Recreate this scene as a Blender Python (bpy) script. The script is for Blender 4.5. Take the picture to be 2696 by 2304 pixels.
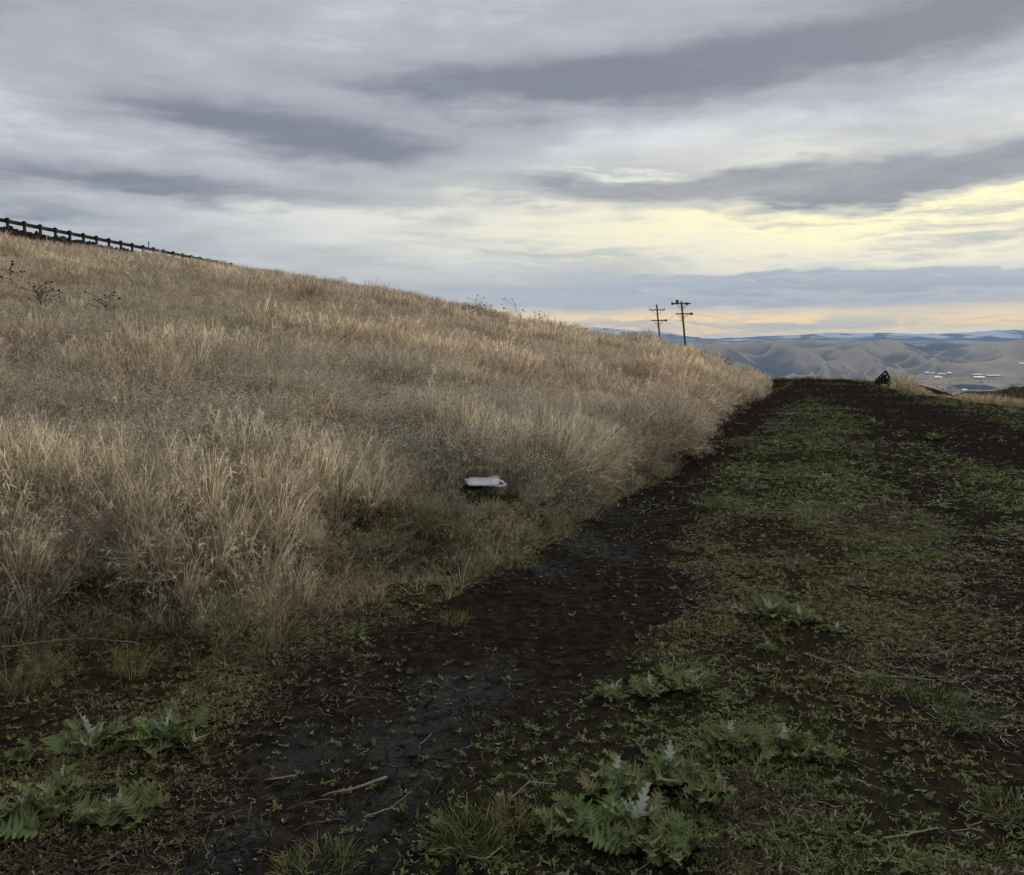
import bpy, bmesh, math
import numpy as np
from mathutils import Vector, Matrix

for o in list(bpy.data.objects):
    bpy.data.objects.remove(o)
scene = bpy.context.scene
COL = scene.collection
R = math.radians

# ------------------------------------------------------------------ camera, world, sun, exposure
W_PX, H_PX, F_PX = 1024.0, 875.0, 850.0
EYE = 1.6
HORIZON = 342.0
PITCH = math.atan((H_PX / 2 - HORIZON) / F_PX)
CP, SP = math.cos(PITCH), math.sin(PITCH)

cam = bpy.data.cameras.new('camera')
cam.sensor_width = 36.0
cam.lens = 36.0 * F_PX / W_PX
cam.clip_start = 0.05
cam.clip_end = 250000
cam_o = bpy.data.objects.new('camera', cam)
COL.objects.link(cam_o)
cam_o.location = (0, 0, EYE)
cam_o.rotation_euler = (math.pi / 2 - PITCH, 0, 0)
scene.camera = cam_o

SUN_AZ, SUN_EL = 26.0, 20.0
sun = bpy.data.lights.new('sun', 'SUN')
sun.energy = 1.5
sun.angle = R(30)
sun.color = (1.0, 0.93, 0.80)
sun_o = bpy.data.objects.new('sun', sun)
COL.objects.link(sun_o)
sv = Vector((math.sin(R(SUN_AZ)) * math.cos(R(SUN_EL)), math.cos(R(SUN_AZ)) * math.cos(R(SUN_EL)), math.sin(R(SUN_EL))))
sun_o.rotation_euler = (-sv).to_track_quat('-Z', 'Y').to_euler()

scene.view_settings.view_transform = 'Standard'
scene.view_settings.look = 'None'
scene.view_settings.gamma = 1.0
scene.view_settings.use_curve_mapping = False
scene.view_settings.exposure = 0.35
scene.render.engine = 'CYCLES'
cy = scene.cycles
cy.max_bounces = 4
cy.diffuse_bounces = 2
cy.use_light_tree = False
cy.glossy_bounces = 2
cy.transmission_bounces = 3
cy.transparent_max_bounces = 8
cy.volume_bounces = 0
cy.use_denoising = True
cy.denoiser = 'OPENIMAGEDENOISE'
cy.denoising_input_passes = 'RGB_ALBEDO_NORMAL'
cy.denoising_prefilter = 'ACCURATE'
cy.use_adaptive_sampling = True
cy.adaptive_threshold = 0.02
cy.adaptive_min_samples = 24
scene.render.filter_size = 1.2 if hasattr(scene.render, 'filter_size') else 1.5


def ray(px, py):
    dx = (px - W_PX / 2) / F_PX
    dy = (H_PX / 2 - py) / F_PX
    return np.array([dx, CP + dy * SP, -SP + dy * CP])


def azel(px, py):
    d = ray(px, py)
    return math.degrees(math.atan2(d[0], d[1])), math.degrees(math.atan2(d[2], math.hypot(d[0], d[1])))


def at_depth(px, py, Y):
    d = ray(px, py)
    s = Y / d[1]
    return np.array([d[0] * s, Y, EYE + d[2] * s])


def plane_hit(px, py, z=0.0):
    d = ray(px, py)
    s = (z - EYE) / d[2]
    return np.array([d[0] * s, d[1] * s, z])


class NB:
    """small node-tree builder"""
    def __init__(self, tree):
        self.t = tree
        self.n = tree.nodes
        self.l = tree.links

    def node(self, kind, **kw):
        nd = self.n.new(kind)
        for k, v in kw.items():
            setattr(nd, k, v)
        return nd

    def put(self, sock, v):
        if isinstance(v, bpy.types.NodeSocket):
            self.l.new(v, sock)
        elif v is not None:
            if sock.type == 'RGBA' and len(v) == 3:
                v = (*v, 1.0)
            sock.default_value = v

    def m(self, op, a, b=None, c=None, clamp=False):
        nd = self.node('ShaderNodeMath', operation=op, use_clamp=clamp)
        for i, v in enumerate((a, b, c)):
            if v is not None:
                self.put(nd.inputs[i], v)
        return nd.outputs[0]

    def add(self, a, b): return self.m('ADD', a, b)
    def sub(self, a, b): return self.m('SUBTRACT', a, b)
    def mul(self, a, b): return self.m('MULTIPLY', a, b)

    def step(self, v, a, b, lo=0.0, hi=1.0):
        nd = self.node('ShaderNodeMapRange', interpolation_type='SMOOTHSTEP')
        for i, x in enumerate((v, a, b, lo, hi)):
            self.put(nd.inputs[i], x)
        return nd.outputs[0]

    def mix(self, f, a, b, blend='MIX'):
        nd = self.node('ShaderNodeMix', data_type='RGBA', blend_type=blend)
        self.put(nd.inputs[0], f)
        self.put(nd.inputs[6], a)
        self.put(nd.inputs[7], b)
        return nd.outputs[2]

    def vec(self, x, y, z=0.0):
        nd = self.node('ShaderNodeCombineXYZ')
        for i, v in enumerate((x, y, z)):
            self.put(nd.inputs[i], v)
        return nd.outputs[0]

    def noise(self, v, scale, detail=4.0, rough=0.55, dist=0.0):
        nd = self.node('ShaderNodeTexNoise')
        self.put(nd.inputs['Vector'], v)
        nd.inputs['Scale'].default_value = scale
        nd.inputs['Detail'].default_value = detail
        nd.inputs['Roughness'].default_value = rough
        nd.inputs['Distortion'].default_value = dist
        return nd.outputs[0]

    def attr(self, name, typ='GEOMETRY'):
        return self.node('ShaderNodeAttribute', attribute_name=name, attribute_type=typ)


def build_world():
    w = bpy.data.worlds.new('World')
    scene.world = w
    w.use_nodes = True
    w.cycles.sampling_method = 'NONE'
    t = w.node_tree
    t.nodes.clear()
    b = NB(t)
    sky = b.node('ShaderNodeTexSky', sky_type='NISHITA', sun_disc=False)
    sky.sun_elevation = R(SUN_EL)
    sky.sun_rotation = R(SUN_AZ)
    sky.altitude = 800
    tc = b.node('ShaderNodeTexCoord')
    sep = b.node('ShaderNodeSeparateXYZ')
    t.links.new(tc.outputs['Generated'], sep.inputs[0])
    X, Y, Z = sep.outputs
    az = b.mul(b.m('ARCTAN2', X, Y), 180 / math.pi)
    el = b.mul(b.m('ARCSINE', Z), 180 / math.pi)
    # planar cloud-deck coordinates: clouds flatten towards the horizon
    dz = b.add(b.m('MAXIMUM', Z, 0.0), 0.10)
    P = b.vec(b.m('DIVIDE', X, dz), b.m('DIVIDE', Y, dz), 0.0)
    n_big = b.noise(P, 0.55, 3, 0.5)
    n_mid = b.noise(P, 1.6, 4, 0.55)
    Q = b.vec(b.mul(az, 0.045), b.mul(el, 0.30), 3.1)
    n_str = b.noise(Q, 1.0, 4, 0.58)          # long flat streaks
    Q2 = b.vec(b.mul(b.add(az, b.mul(n_str, 14.0)), 0.085), b.mul(b.add(el, b.mul(n_mid, 2.0)), 1.05), 7.7)
    n_fin = b.noise(Q2, 1.0, 6, 0.62)
    c = lambda n: b.sub(n, 0.5)
    waz = b.add(az, b.add(b.mul(c(n_str), 9.0), b.mul(c(n_fin), 5.0)))
    wel = b.add(el, b.add(b.mul(c(n_mid), 3.5), b.mul(c(n_fin), 1.3)))

    WV = b.vec(waz, wel, 0.0)
    SV = b.vec(az, wel, 0.0)
    AV = b.vec(az, el, 0.0)

    def blob(px, py, sx, sy, tilt=0.0, V=WV):
        a0, e0 = azel(px, py)
        k = math.degrees(1 / F_PX)
        mp = b.node('ShaderNodeMapping', vector_type='TEXTURE')
        mp.inputs['Location'].default_value = (a0, e0, 0)
        mp.inputs['Rotation'].default_value = (0, 0, R(tilt))
        mp.inputs['Scale'].default_value = (sx * k, sy * k, 1)
        b.l.new(V, mp.inputs['Vector'])
        dt = b.node('ShaderNodeVectorMath', operation='DOT_PRODUCT')
        b.l.new(mp.outputs[0], dt.inputs[0]); b.l.new(mp.outputs[0], dt.inputs[1])
        return b.m('POWER', 0.3679, dt.outputs['Value'])

    # soft dark decks and light gaps of the upper sky
    D = b.add(0.36, b.add(b.mul(c(n_big), 0.55), b.add(b.mul(c(n_mid), 0.55), b.add(b.mul(c(n_str), 0.45), b.mul(c(n_fin), 0.32)))))
    for (px, py, sx, sy, tl, wt) in (
            (255, 128, 150, 22, -5, .62), (390, 148, 120, 14, -2, .22), (140, 184, 210, 13, -2, .60), (20, 208, 80, 8, 0, .40),
            (800, 48, 330, 30, 6, .34), (520, 78, 130, 22, 2, .38), (1010, 5, 200, 30, 0, .30), (700, 75, 200, 18, 4, .20),
            (200, 42, 110, 14, 3, -.20), (60, 95, 110, 16, 0, -.10), (830, 112, 300, 16, 6, -.12), (620, 135, 130, 14, 5, -.12),
            (300, 215, 220, 13, 0, -.18), (420, 12, 90, 16, 0, -.06), (120, 15, 260, 40, 0, .10)):
        D = b.add(D, b.mul(blob(px, py, sx, sy, tl), wt))
    n_det = b.noise(P, 5.5, 5, 0.62)
    D = b.add(D, b.mul(c(n_det), 0.46))
    # lower half brightens towards the hidden sun
    glow = blob(870, 222, 500, 62, 0, SV)
    glow2 = blob(880, 205, 190, 22, 0)
    D = b.sub(D, b.mul(glow, 0.26))
    D = b.sub(D, b.mul(b.mul(b.add(c(n_fin), b.mul(c(n_det), 0.5)), glow), 2.2))
    # the crisp lens-shaped cloud at the right, with a lit upper rim
    lens = b.add(blob(960, 166, 330, 27, 4), b.mul(blob(640, 188, 220, 12, -1), .75))
    lens = b.add(lens, b.mul(c(n_fin), 0.55))
    lmask = b.step(b.add(lens, b.mul(c(n_det), 0.35)), 0.26, 0.80)
    rim_hi = b.add(blob(740, 150, 170, 9, 8), b.mul(blob(600, 174, 190, 7, -2), .9))
    rim = b.mul(b.step(b.add(b.mul(rim_hi, 0.85), b.mul(c(n_fin), 2.2)), 0.62, 1.15), b.sub(1.0, lmask))
    D = b.add(b.mul(D, b.sub(1.0, lmask)), b.mul(lmask, b.add(b.add(0.74, b.mul(c(n_det), 0.25)), b.mul(c(n_str), 0.6))))
    D = b.sub(D, b.mul(rim, 0.30))
    Dc = b.m('MAXIMUM', b.m('MINIMUM', D, 1.0), 0.0)
    lit = b.mix(b.m('MINIMUM', b.add(b.mul(glow, 0.75), b.mul(glow2, 0.55)), 1.0), (0.66, 0.685, 0.73), (1.10, 0.99, 0.60))
    mid = b.mix(b.m('MINIMUM', b.mul(glow, 0.9), 1.0), (0.42, 0.437, 0.482), (0.62, 0.61, 0.51))
    dark = (0.212, 0.220, 0.264)
    colr = b.mix(b.step(Dc, 0.02, 0.45), lit, mid)
    colr = b.mix(b.step(Dc, 0.38, 0.95), colr, dark)
    # blue-grey bars low in the sky, then the warm strip along the horizon
    bars = b.add(b.add(b.mul(blob(880, 284, 330, 7.5, 0), .85), b.mul(blob(800, 276, 210, 3.0, 0), .7)), b.mul(blob(860, 302, 260, 5, 0), .75))
    bars = b.add(bars, b.mul(blob(560, 296, 260, 9, 0), .28))
    bars = b.m('MINIMUM', b.mul(bars, b.add(0.75, b.mul(c(n_fin), 0.9))), 1.0)
    low = b.step(el, azel(512, 300)[1], azel(512, 255)[1], 1.0, 0.0)
    colr = b.mix(b.mul(low, 0.55), colr, (0.61, 0.615, 0.585))
    colr = b.mix(bars, colr, (0.235, 0.30, 0.41))
    warm = b.mul(b.step(b.add(el, b.mul(c(n_fin), 2.4)), azel(512, 321)[1], azel(512, 303)[1], 1.0, 0.0),
                 b.step(az, -40, 5, 0.35, 1.0))
    wcol = b.mix(b.step(n_fin, 0.35, 0.65), (0.85, 0.72, 0.48), (1.95, 1.25, 0.28))
    colr = b.mix(b.mul(warm, 0.92), colr, wcol)
    # bright cumulus heads just over the far range
    cu = b.mul(blob(965, 331, 70, 3.2, 0, AV), b.step(n_fin, 0.42, 0.55))
    colr = b.mix(cu, colr, (1.5, 1.2, 0.75))
    sc = b.node('ShaderNodeVectorMath', operation='SCALE')
    t.links.new(colr, sc.inputs[0])
    sc.inputs['Scale'].default_value = 10.0
    final = b.mix(0.97, sky.outputs[0], sc.outputs[0])
    bg = b.node('ShaderNodeBackground')
    bg.inputs['Strength'].default_value = 0.086
    t.links.new(final, bg.inputs['Color'])
    out = b.node('ShaderNodeOutputWorld')
    t.links.new(bg.outputs[0], out.inputs['Surface'])


build_world()

# ------------------------------------------------------------------ numeric helpers
def _h(i, j, seed):
    v = (i.astype(np.int64) * 374761393 + j.astype(np.int64) * 668265263 + seed * 1442695041) & 0xFFFFFFFF
    v = ((v ^ (v >> 13)) * 1274126177) & 0xFFFFFFFF
    v = v ^ (v >> 16)
    return (v & 0xFFFFFF) / float(0xFFFFFF)


def vn(x, y, seed=0):
    x = np.asarray(x, float); y = np.asarray(y, float)
    i = np.floor(x); j = np.floor(y)
    u = x - i; v = y - j
    u = u * u * u * (u * (u * 6 - 15) + 10); v = v * v * v * (v * (v * 6 - 15) + 10)
    i = i.astype(np.int64); j = j.astype(np.int64)
    a = _h(i, j, seed); b_ = _h(i + 1, j, seed); c_ = _h(i, j + 1, seed); d_ = _h(i + 1, j + 1, seed)
    return (a * (1 - u) + b_ * u) * (1 - v) + (c_ * (1 - u) + d_ * u) * v


def fbm(x, y, seed=0, oct=4, gain=0.5):
    s = 0; a = 1.0; tot = 0
    for k in range(oct):
        s = s + a * (vn(x, y, seed + k * 17) - 0.5)
        tot += a; a *= gain
        x = x * 2.03 + 11.3; y = y * 2.03 - 7.1
    return 2 * s / tot


def sst(x, a, b):
    t = np.clip((np.asarray(x, float) - a) / (b - a), 0, 1)
    return t * t * (3 - 2 * t)


def dist_poly(x, y, pts):
    best = np.full(np.shape(x), 1e9)
    for (x0, y0), (x1, y1) in zip(pts[:-1], pts[1:]):
        dx, dy = x1 - x0, y1 - y0
        t = np.clip(((x - x0) * dx + (y - y0) * dy) / (dx * dx + dy * dy), 0, 1)
        best = np.minimum(best, np.hypot(x - x0 - t * dx, y - y0 - t * dy))
    return best


# ------------------------------------------------------------------ shape of the land
BASE_PX = [(0, 640), (140, 624), (280, 607), (361, 585), (419, 568), (471, 560), (522, 545), (560, 523), (589, 505), (622, 487),
           (672, 466), (683, 451), (690, 434), (700, 421), (724, 411), (750, 404), (768, 395)]
base_az, base_r = [], []
for p in BASE_PX:
    q = plane_hit(*p)
    base_az.append(math.degrees(math.atan2(q[0], q[1]))); base_r.append(math.hypot(q[0], q[1]))
base_az = [-180, -130, -100, -75, -55] + base_az + [base_az[-1] + 1.2]
base_r = [70, 60, 20, 10, 6.6] + base_r + [base_r[-1] + 9]

# silhouette of the hill (ground under the grass), ridge distance along the ray
SIL = [(-300, 214, 56), (0, 246, 66), (65, 253, 74), (130, 260, 84), (185, 267, 92), (232, 273, 98), (350, 290, 90), (450, 309, 74), (520, 327, 62),
       (600, 342, 50), (690, 358, 41), (722, 373, 37), (745, 391, 33), (760, 400, 32)]
sil_az, sil_r, sil_z = [], [], []
for px, py, Yd in SIL:
    q = at_depth(px, py, Yd)
    sil_az.append(math.degrees(math.atan2(q[0], q[1]))); sil_r.append(math.hypot(q[0], q[1])); sil_z.append(max(q[2], 0.0))
sil_az = [-180, -120, -75] + sil_az + [sil_az[-1] + 1.4]
sil_r = [80, 75, 60] + sil_r + [32]
sil_z = [0.0, 2.0, 6.0] + sil_z + [0.0]
# plateau edge on the valley side
EDGE_PX = [(640, 380), (770, 379.5), (796, 379), (842, 379), (860, 381), (873, 384), (890, 389.5), (917, 396), (947, 400), (983, 405), (1024, 411)]
edge_az, edge_r = [], []
for p in EDGE_PX:
    q = plane_hit(*p)
    edge_az.append(math.degrees(math.atan2(q[0], q[1]))); edge_r.append(math.hypot(q[0], q[1]))
edge_az = [-180, -60, -10] + edge_az + [50, 90, 130, 160, 180]
edge_r = [90, 90, 80] + edge_r + [13, 11, 16, 40, 90]

# guardrail line (post 0 at the left picture edge, running away along the highway)
RAIL0 = np.array([-41.4, 68.9]); RAILD = np.array([0.293, 1.883])
RZ = [at_depth(1, 224.6, 68.9)[2], at_depth(170.6, 256.9, 68.9 + 13 * 1.883)[2]]


def rail_z(i):
    return RZ[0] + (RZ[1] - RZ[0]) * i / 13.0


TRACK_L = [plane_hit(*p)[:2] for p in ((215, 1100), (270, 875), (330, 765), (470, 665), (585, 570), (655, 492), (700, 440), (755, 408), (815, 386))]
TRACK_R = [plane_hit(*p)[:2] for p in ((1200, 490), (1024, 455), (960, 430), (900, 411), (850, 395), (820, 386))]
TRACK_M = [plane_hit(*p)[:2] for p in ((1120, 800), (1015, 690), (1040, 570), (945, 512), (905, 472), (893, 440), (880, 415))]


def ridged(x, y):
    wx = x + 900 * fbm(x / 4200, y / 4200, 71, 3); wy = y + 900 * fbm(x / 4200, y / 4200, 77, 3)
    rd = lambda f, s, k=1.0: 1 - np.abs(2 * vn((wx * 0.9 + wy * 0.35) / f, (wy * 0.9 - wx * 0.35) / (f * k), s) - 1)
    a = rd(2300, 81, 1.6); b_ = rd(780, 82, 1.9); c_ = rd(300, 83, 1.6)
    return 0.42 * a + 0.42 * b_ * (0.45 + 0.55 * a) + 0.32 * c_ * (0.5 + 0.5 * b_), rd


def far_height(x, y):
    r = np.hypot(x, y)
    prof = np.interp(r, [0, 120, 600, 2600, 5000, 8500, 9600, 10800, 12500, 15000, 18000, 21000, 24000, 33000],
                     [-14, -22, -130, -430, -445, -450, -445, -400, -320, -200, -135, -90, -50, -20])
    ridg, rd = ridged(x, y)
    amp = np.interp(r, [0, 2500, 8200, 9600, 11500, 14500, 17000, 20500, 24000], [0, 10, 20, 260, 620, 480, 190, 80, 50])
    z = prof + amp * (ridg - 0.55)
    z = z + 95 * np.exp(-(((x - 2100) / 1000) ** 2 + ((y - 8300) / 400) ** 2)) * (0.8 + 0.4 * vn(x / 300, y / 300, 5))
    az = np.degrees(np.arctan2(x, y))
    top = np.interp(az, [-60, -8, 3, 5.5, 8, 10.5, 12.5, 13.5, 16, 20, 24, 28, 32, 60], [300, 460, 520, 600, 460, 320, 190, 170, 240, 310, 360, 330, 385, 385])
    rr = 0.55 * rd(3000, 91) + 0.3 * rd(1250, 92) + 0.15 * rd(520, 93)
    z = z + top * np.exp(-((r - 27000) / 2700) ** 2) * (0.62 + 0.62 * (rr - 0.25))
    z = z + 90 * np.exp(-((r - 22300) / 1500) ** 2) * (0.2 + 1.0 * rr)
    return z


KNOLL = at_depth(1062, 384, 60)


def H(x, y, detail=True):
    x = np.asarray(x, float); y = np.asarray(y, float)
    r = np.hypot(x, y); az = np.degrees(np.arctan2(x, y))
    rb = np.interp(az, base_az, base_r); rr = np.interp(az, sil_az, sil_r); zr = np.interp(az, sil_az, sil_z)
    re = np.interp(az, edge_az, edge_r)
    rr = np.maximum(rr, rb + 3)
    hill_on = 1 - sst(az, 15.6, 17.4)
    t = (r - rb) / (rr - rb)
    tc = np.clip(t, 0, 1)
    bank = 0.20 * sst(r - rb, -0.08, 0.42)
    z_h = np.maximum(zr - 0.2, 0) * tc * (1 + 0.25 * (1 - tc)) + bank
    lump = 0.16 * fbm(x / 3.2, y / 3.2, 5, 3) + 0.05 * fbm(x / 0.7, y / 0.7, 9, 2)
    z_h = z_h + lump * sst(r - rb, 0.1, 3.0)
    # behind the ridge
    dr = np.maximum(r - rr, 0)
    z_back = z_h - np.where(dr < 15, 0.009 * dr * dr, 0.009 * 225 + 0.27 * (dr - 15))
    s_az, c_az = np.sin(np.radians(np.minimum(az, -12))), np.cos(np.radians(np.minimum(az, -12)))
    det = s_az * RAILD[1] - c_az * RAILD[0]
    r_rail = (RAIL0[0] * RAILD[1] - RAIL0[1] * RAILD[0]) / np.where(np.abs(det) < 1e-6, 1e-6, det)
    r_rail = np.clip(r_rail, 30, 160)
    r_rail = np.maximum(r_rail, rr + 0.6)
    ii = (r_rail * c_az - RAIL0[1]) / RAILD[1]
    z_rl = rail_z(ii)
    e = np.clip((r - rr) / (r_rail - rr), 0, 1)
    z_emb = np.where(r <= rr, z_h, z_h + (z_rl - z_h) * e ** 0.8)
    z_emb = z_emb + 0.25 * fbm(x / 0.8, y / 0.8, 31, 3) * e * (1 - e) * 4 * (r > rr)
    z_emb = np.where(r > r_rail + 9, z_rl - 0.25 * (r - r_rail - 9), z_emb)
    wr = 1 - sst(az, -18.6, -15.5)
    wr = wr * sst(az, -100, -70)
    z_hill = z_back * (1 - wr) + z_emb * wr
    z_hill = np.where(r < rb - 0.1, 0.0, z_hill) * hill_on
    # road plateau, ruts and micro relief
    dl = dist_poly(x, y, TRACK_L); dR = dist_poly(x, y, TRACK_R); dm = dist_poly(x, y, TRACK_M)
    z = z_hill
    flat = 1 - sst(r - rb, -0.1, 0.5) * hill_on
    z = z + flat * (-0.055 * np.exp(-(dl / 0.55) ** 2) - 0.035 * np.exp(-(dm / 0.4) ** 2) - 0.05 * np.exp(-(dR / 0.9) ** 2))
    z = z + flat * 0.05 * fbm(x / 1.4, y / 1.4, 41, 3)
    if detail:
        near = np.exp(-r / 14)
        z = z + near * (0.016 * fbm(x / 0.16, y / 0.16, 51, 3) + 0.010 * np.abs(fbm(x / 0.07, y / 0.07, 57, 2)))
    # drop to the valley
    over = np.maximum(r - re, 0) * (1 - (1 - sst(az, 14, 17.5)) * 1.0)
    dslope = np.interp(az, [17, 21.5, 24.0, 40], [0.44, 0.44, 0.13, 0.13])
    drop = np.where(over < 4, dslope / 8 * over * over, dslope * 2 + dslope * (over - 4)) + 0.33 * np.maximum(over - 20, 0)
    drop = drop * sst(az, -200, -10)
    z = z - drop
    z = z + 1.2 * 0
    kn = np.hypot(x - KNOLL[0], (y - KNOLL[1]) * 0.6)
    z = np.maximum(z, KNOLL[2] + 0.0 - 0.16 * kn - 0.012 * kn ** 2 + 0.35 * fbm(x / 1.3, y / 1.3, 61, 3))
    # hollows where bare earth shows in the bank
    for hx, hy, hs, hd in HOLLOWS:
        z = z - hd * np.exp(-(((x - hx) / hs) ** 2 + ((y - hy) / (hs * 0.8)) ** 2))
    wf = sst(np.log(np.maximum(r, 1)), math.log(110), math.log(420))
    if np.any(wf > 0):
        z = z * (1 - wf) + np.where(wf > 0, far_height(x, y), 0) * wf
    return z


HOLLOWS = []


def hit0(px, py, rmax=150):
    d = ray(px, py)
    d = d / math.hypot(d[0], d[1])
    s = np.exp(np.linspace(math.log(1.2), math.log(rmax), 1500))
    x, y, z = d[0] * s, d[1] * s, EYE + d[2] * s
    g = H(x, y)
    k = np.argmax(z < g)
    if not np.any(z < g):
        k = len(s) - 1
    return np.array([x[k], y[k], g[k]])


HOLLOWS = []
_j = hit0(478, 492); _k = hit0(372, 530)
HOLLOWS = [(_k[0], _k[1], 0.45, 0.12), (_j[0], _j[1] - 0.10, 0.48, 0.04)]
CLEAR = [(_j[0], _j[1] - 0.45, 0.9, 0.9, 0.20), (_k[0] + 0.2, _k[1] - 0.3, 0.8, 0.6, 0.35)]


hit = hit0


# ------------------------------------------------------------------ object helpers
def tag(o, label=None, cat=None, group=None, kind=None):
    if label: o['label'] = label
    if cat: o['category'] = cat
    if group: o['group'] = group
    if kind: o['kind'] = kind
    return o


def link(name, me, parent=None):
    o = bpy.data.objects.new(name, me)
    COL.objects.link(o)
    if parent is not None:
        o.parent = parent
    return o


def empty(name, loc=(0, 0, 0), rz=0.0):
    o = bpy.data.objects.new(name, None)
    COL.objects.link(o)
    o.location = loc
    o.rotation_euler = (0, 0, rz)
    o.empty_display_size = 0.2
    return o


def pymesh(name, verts, faces, mat=None, smooth=False, attrs=None):
    me = bpy.data.meshes.new(name)
    me.from_pydata([tuple(v) for v in verts], [], faces)
    if attrs:
        for k, v in attrs.items():
            a = me.attributes.new(k, 'FLOAT', 'POINT')
            a.data.foreach_set('value', np.asarray(v, np.float32))
    if mat: me.materials.append(mat)
    if smooth:
        me.polygons.foreach_set('use_smooth', [True] * len(me.polygons))
    me.update()
    return me


def grid_mesh(name, V, nr, nc, mat, wrap=False, attrs=None):
    """V: (nr*nc,3) row major quads, numpy fast path"""
    idx = np.arange(nr * nc).reshape(nr, nc)
    if wrap:
        idx = np.concatenate([idx, idx[:, :1]], 1)
    a = idx[:-1, :-1].ravel(); b_ = idx[:-1, 1:].ravel(); c_ = idx[1:, 1:].ravel(); d_ = idx[1:, :-1].ravel()
    F = np.stack([a, b_, c_, d_], 1)
    me = bpy.data.meshes.new(name)
    me.vertices.add(len(V)); me.vertices.foreach_set('co', V.astype(np.float32).ravel())
    me.loops.add(F.size); me.loops.foreach_set('vertex_index', F.astype(np.int32).ravel())
    me.polygons.add(len(F)); me.polygons.foreach_set('loop_start', np.arange(0, F.size, 4, dtype=np.int32))
    try:
        me.polygons.foreach_set('loop_total', np.full(len(F), 4, np.int32))
    except Exception:
        pass
    me.polygons.foreach_set('use_smooth', np.ones(len(F), bool))
    for k, v in (attrs or {}).items():
        v = np.asarray(v, np.float32)
        if v.ndim == 1:
            at = me.attributes.new(k, 'FLOAT', 'POINT'); at.data.foreach_set('value', v)
        else:
            at = me.attributes.new(k, 'FLOAT_VECTOR', 'POINT'); at.data.foreach_set('vector', v.ravel())
    me.update(calc_edges=True)
    me.validate()
    if mat: me.materials.append(mat)
    return me


class MB:
    """collects boxes, tubes and free faces into one mesh"""
    def __init__(self):
        self.v = []; self.f = []

    def box(self, c, size, M=None):
        sx, sy, sz = [s / 2 for s in size]
        k = len(self.v)
        for dx, dy, dz in ((-1, -1, -1), (1, -1, -1), (1, 1, -1), (-1, 1, -1), (-1, -1, 1), (1, -1, 1), (1, 1, 1), (-1, 1, 1)):
            p = Vector((dx * sx, dy * sy, dz * sz))
            if M is not None: p = M @ p
            self.v.append(tuple(Vector(c) + p))
        for q in ((0, 3, 2, 1), (4, 5, 6, 7), (0, 1, 5, 4), (1, 2, 6, 5), (2, 3, 7, 6), (3, 0, 4, 7)):
            self.f.append(tuple(k + i for i in q))
        return self

    def tube(self, pts, radii, n=8, cap=True):
        pts = [Vector(p) for p in pts]
        if not hasattr(radii, '__len__'): radii = [radii] * len(pts)
        k0 = len(self.v)
        prev = None
        for i, p in enumerate(pts):
            d = (pts[min(i + 1, len(pts) - 1)] - pts[max(i - 1, 0)])
            d = d.normalized() if d.length > 1e-9 else Vector((0, 0, 1))
            ref = prev if prev is not None else (Vector((1, 0, 0)) if abs(d.x) < 0.9 else Vector((0, 1, 0)))
            a = (ref - d * ref.dot(d)).normalized(); prev = a
            b_ = d.cross(a)
            for j in range(n):
                th = 2 * math.pi * j / n
                self.v.append(tuple(p + (a * math.cos(th) + b_ * math.sin(th)) * radii[i]))
        for i in range(len(pts) - 1):
            for j in range(n):
                a0 = k0 + i * n + j; a1 = k0 + i * n + (j + 1) % n
                self.f.append((a0, a1, a1 + n, a0 + n))
        if cap:
            self.f.append(tuple(k0 + j for j in reversed(range(n))))
            e = k0 + (len(pts) - 1) * n
            self.f.append(tuple(e + j for j in range(n)))
        return self

    def face(self, *vs):
        k = len(self.v)
        self.v += [tuple(v) for v in vs]
        self.f.append(tuple(range(k, k + len(vs))))
        return self

    def ico(self, c, rx, ry, rz, rng=None, jit=0.0, sub=1):
        bm = bmesh.new()
        bmesh.ops.create_icosphere(bm, subdivisions=sub, radius=1.0)
        k = len(self.v)
        for v in bm.verts:
            s = 1 + (rng.uniform(-jit, jit) if rng is not None else 0)
            self.v.append((c[0] + v.co.x * rx * s, c[1] + v.co.y * ry * s, c[2] + v.co.z * rz * s))
        for f in bm.faces:
            self.f.append(tuple(k + v.index for v in f.verts))
        bm.free()
        return self

    def mesh(self, name, mat, smooth=False):
        return pymesh(name, self.v, self.f, mat, smooth)

    def build(self, name, mat, parent=None, smooth=False):
        return link(name, self.mesh(name, mat, smooth), parent)


# ------------------------------------------------------------------ materials
def new_mat(name):
    m = bpy.data.materials.new(name)
    m.use_nodes = True
    m.node_tree.nodes.clear()
    b = NB(m.node_tree)
    out = b.node('ShaderNodeOutputMaterial')
    return m, b, out


def pbsdf(b, out, color, rough=0.8, normal=None, spec=0.3, metal=0.0):
    p = b.node('ShaderNodeBsdfPrincipled')
    b.put(p.inputs['Base Color'], color)
    b.put(p.inputs['Roughness'], rough)
    p.inputs['Metallic'].default_value = metal
    p.inputs['Specular IOR Level'].default_value = spec
    if normal is not None: b.put(p.inputs['Normal'], normal)
    b.l.new(p.outputs[0], out.inputs['Surface'])
    return p


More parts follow.
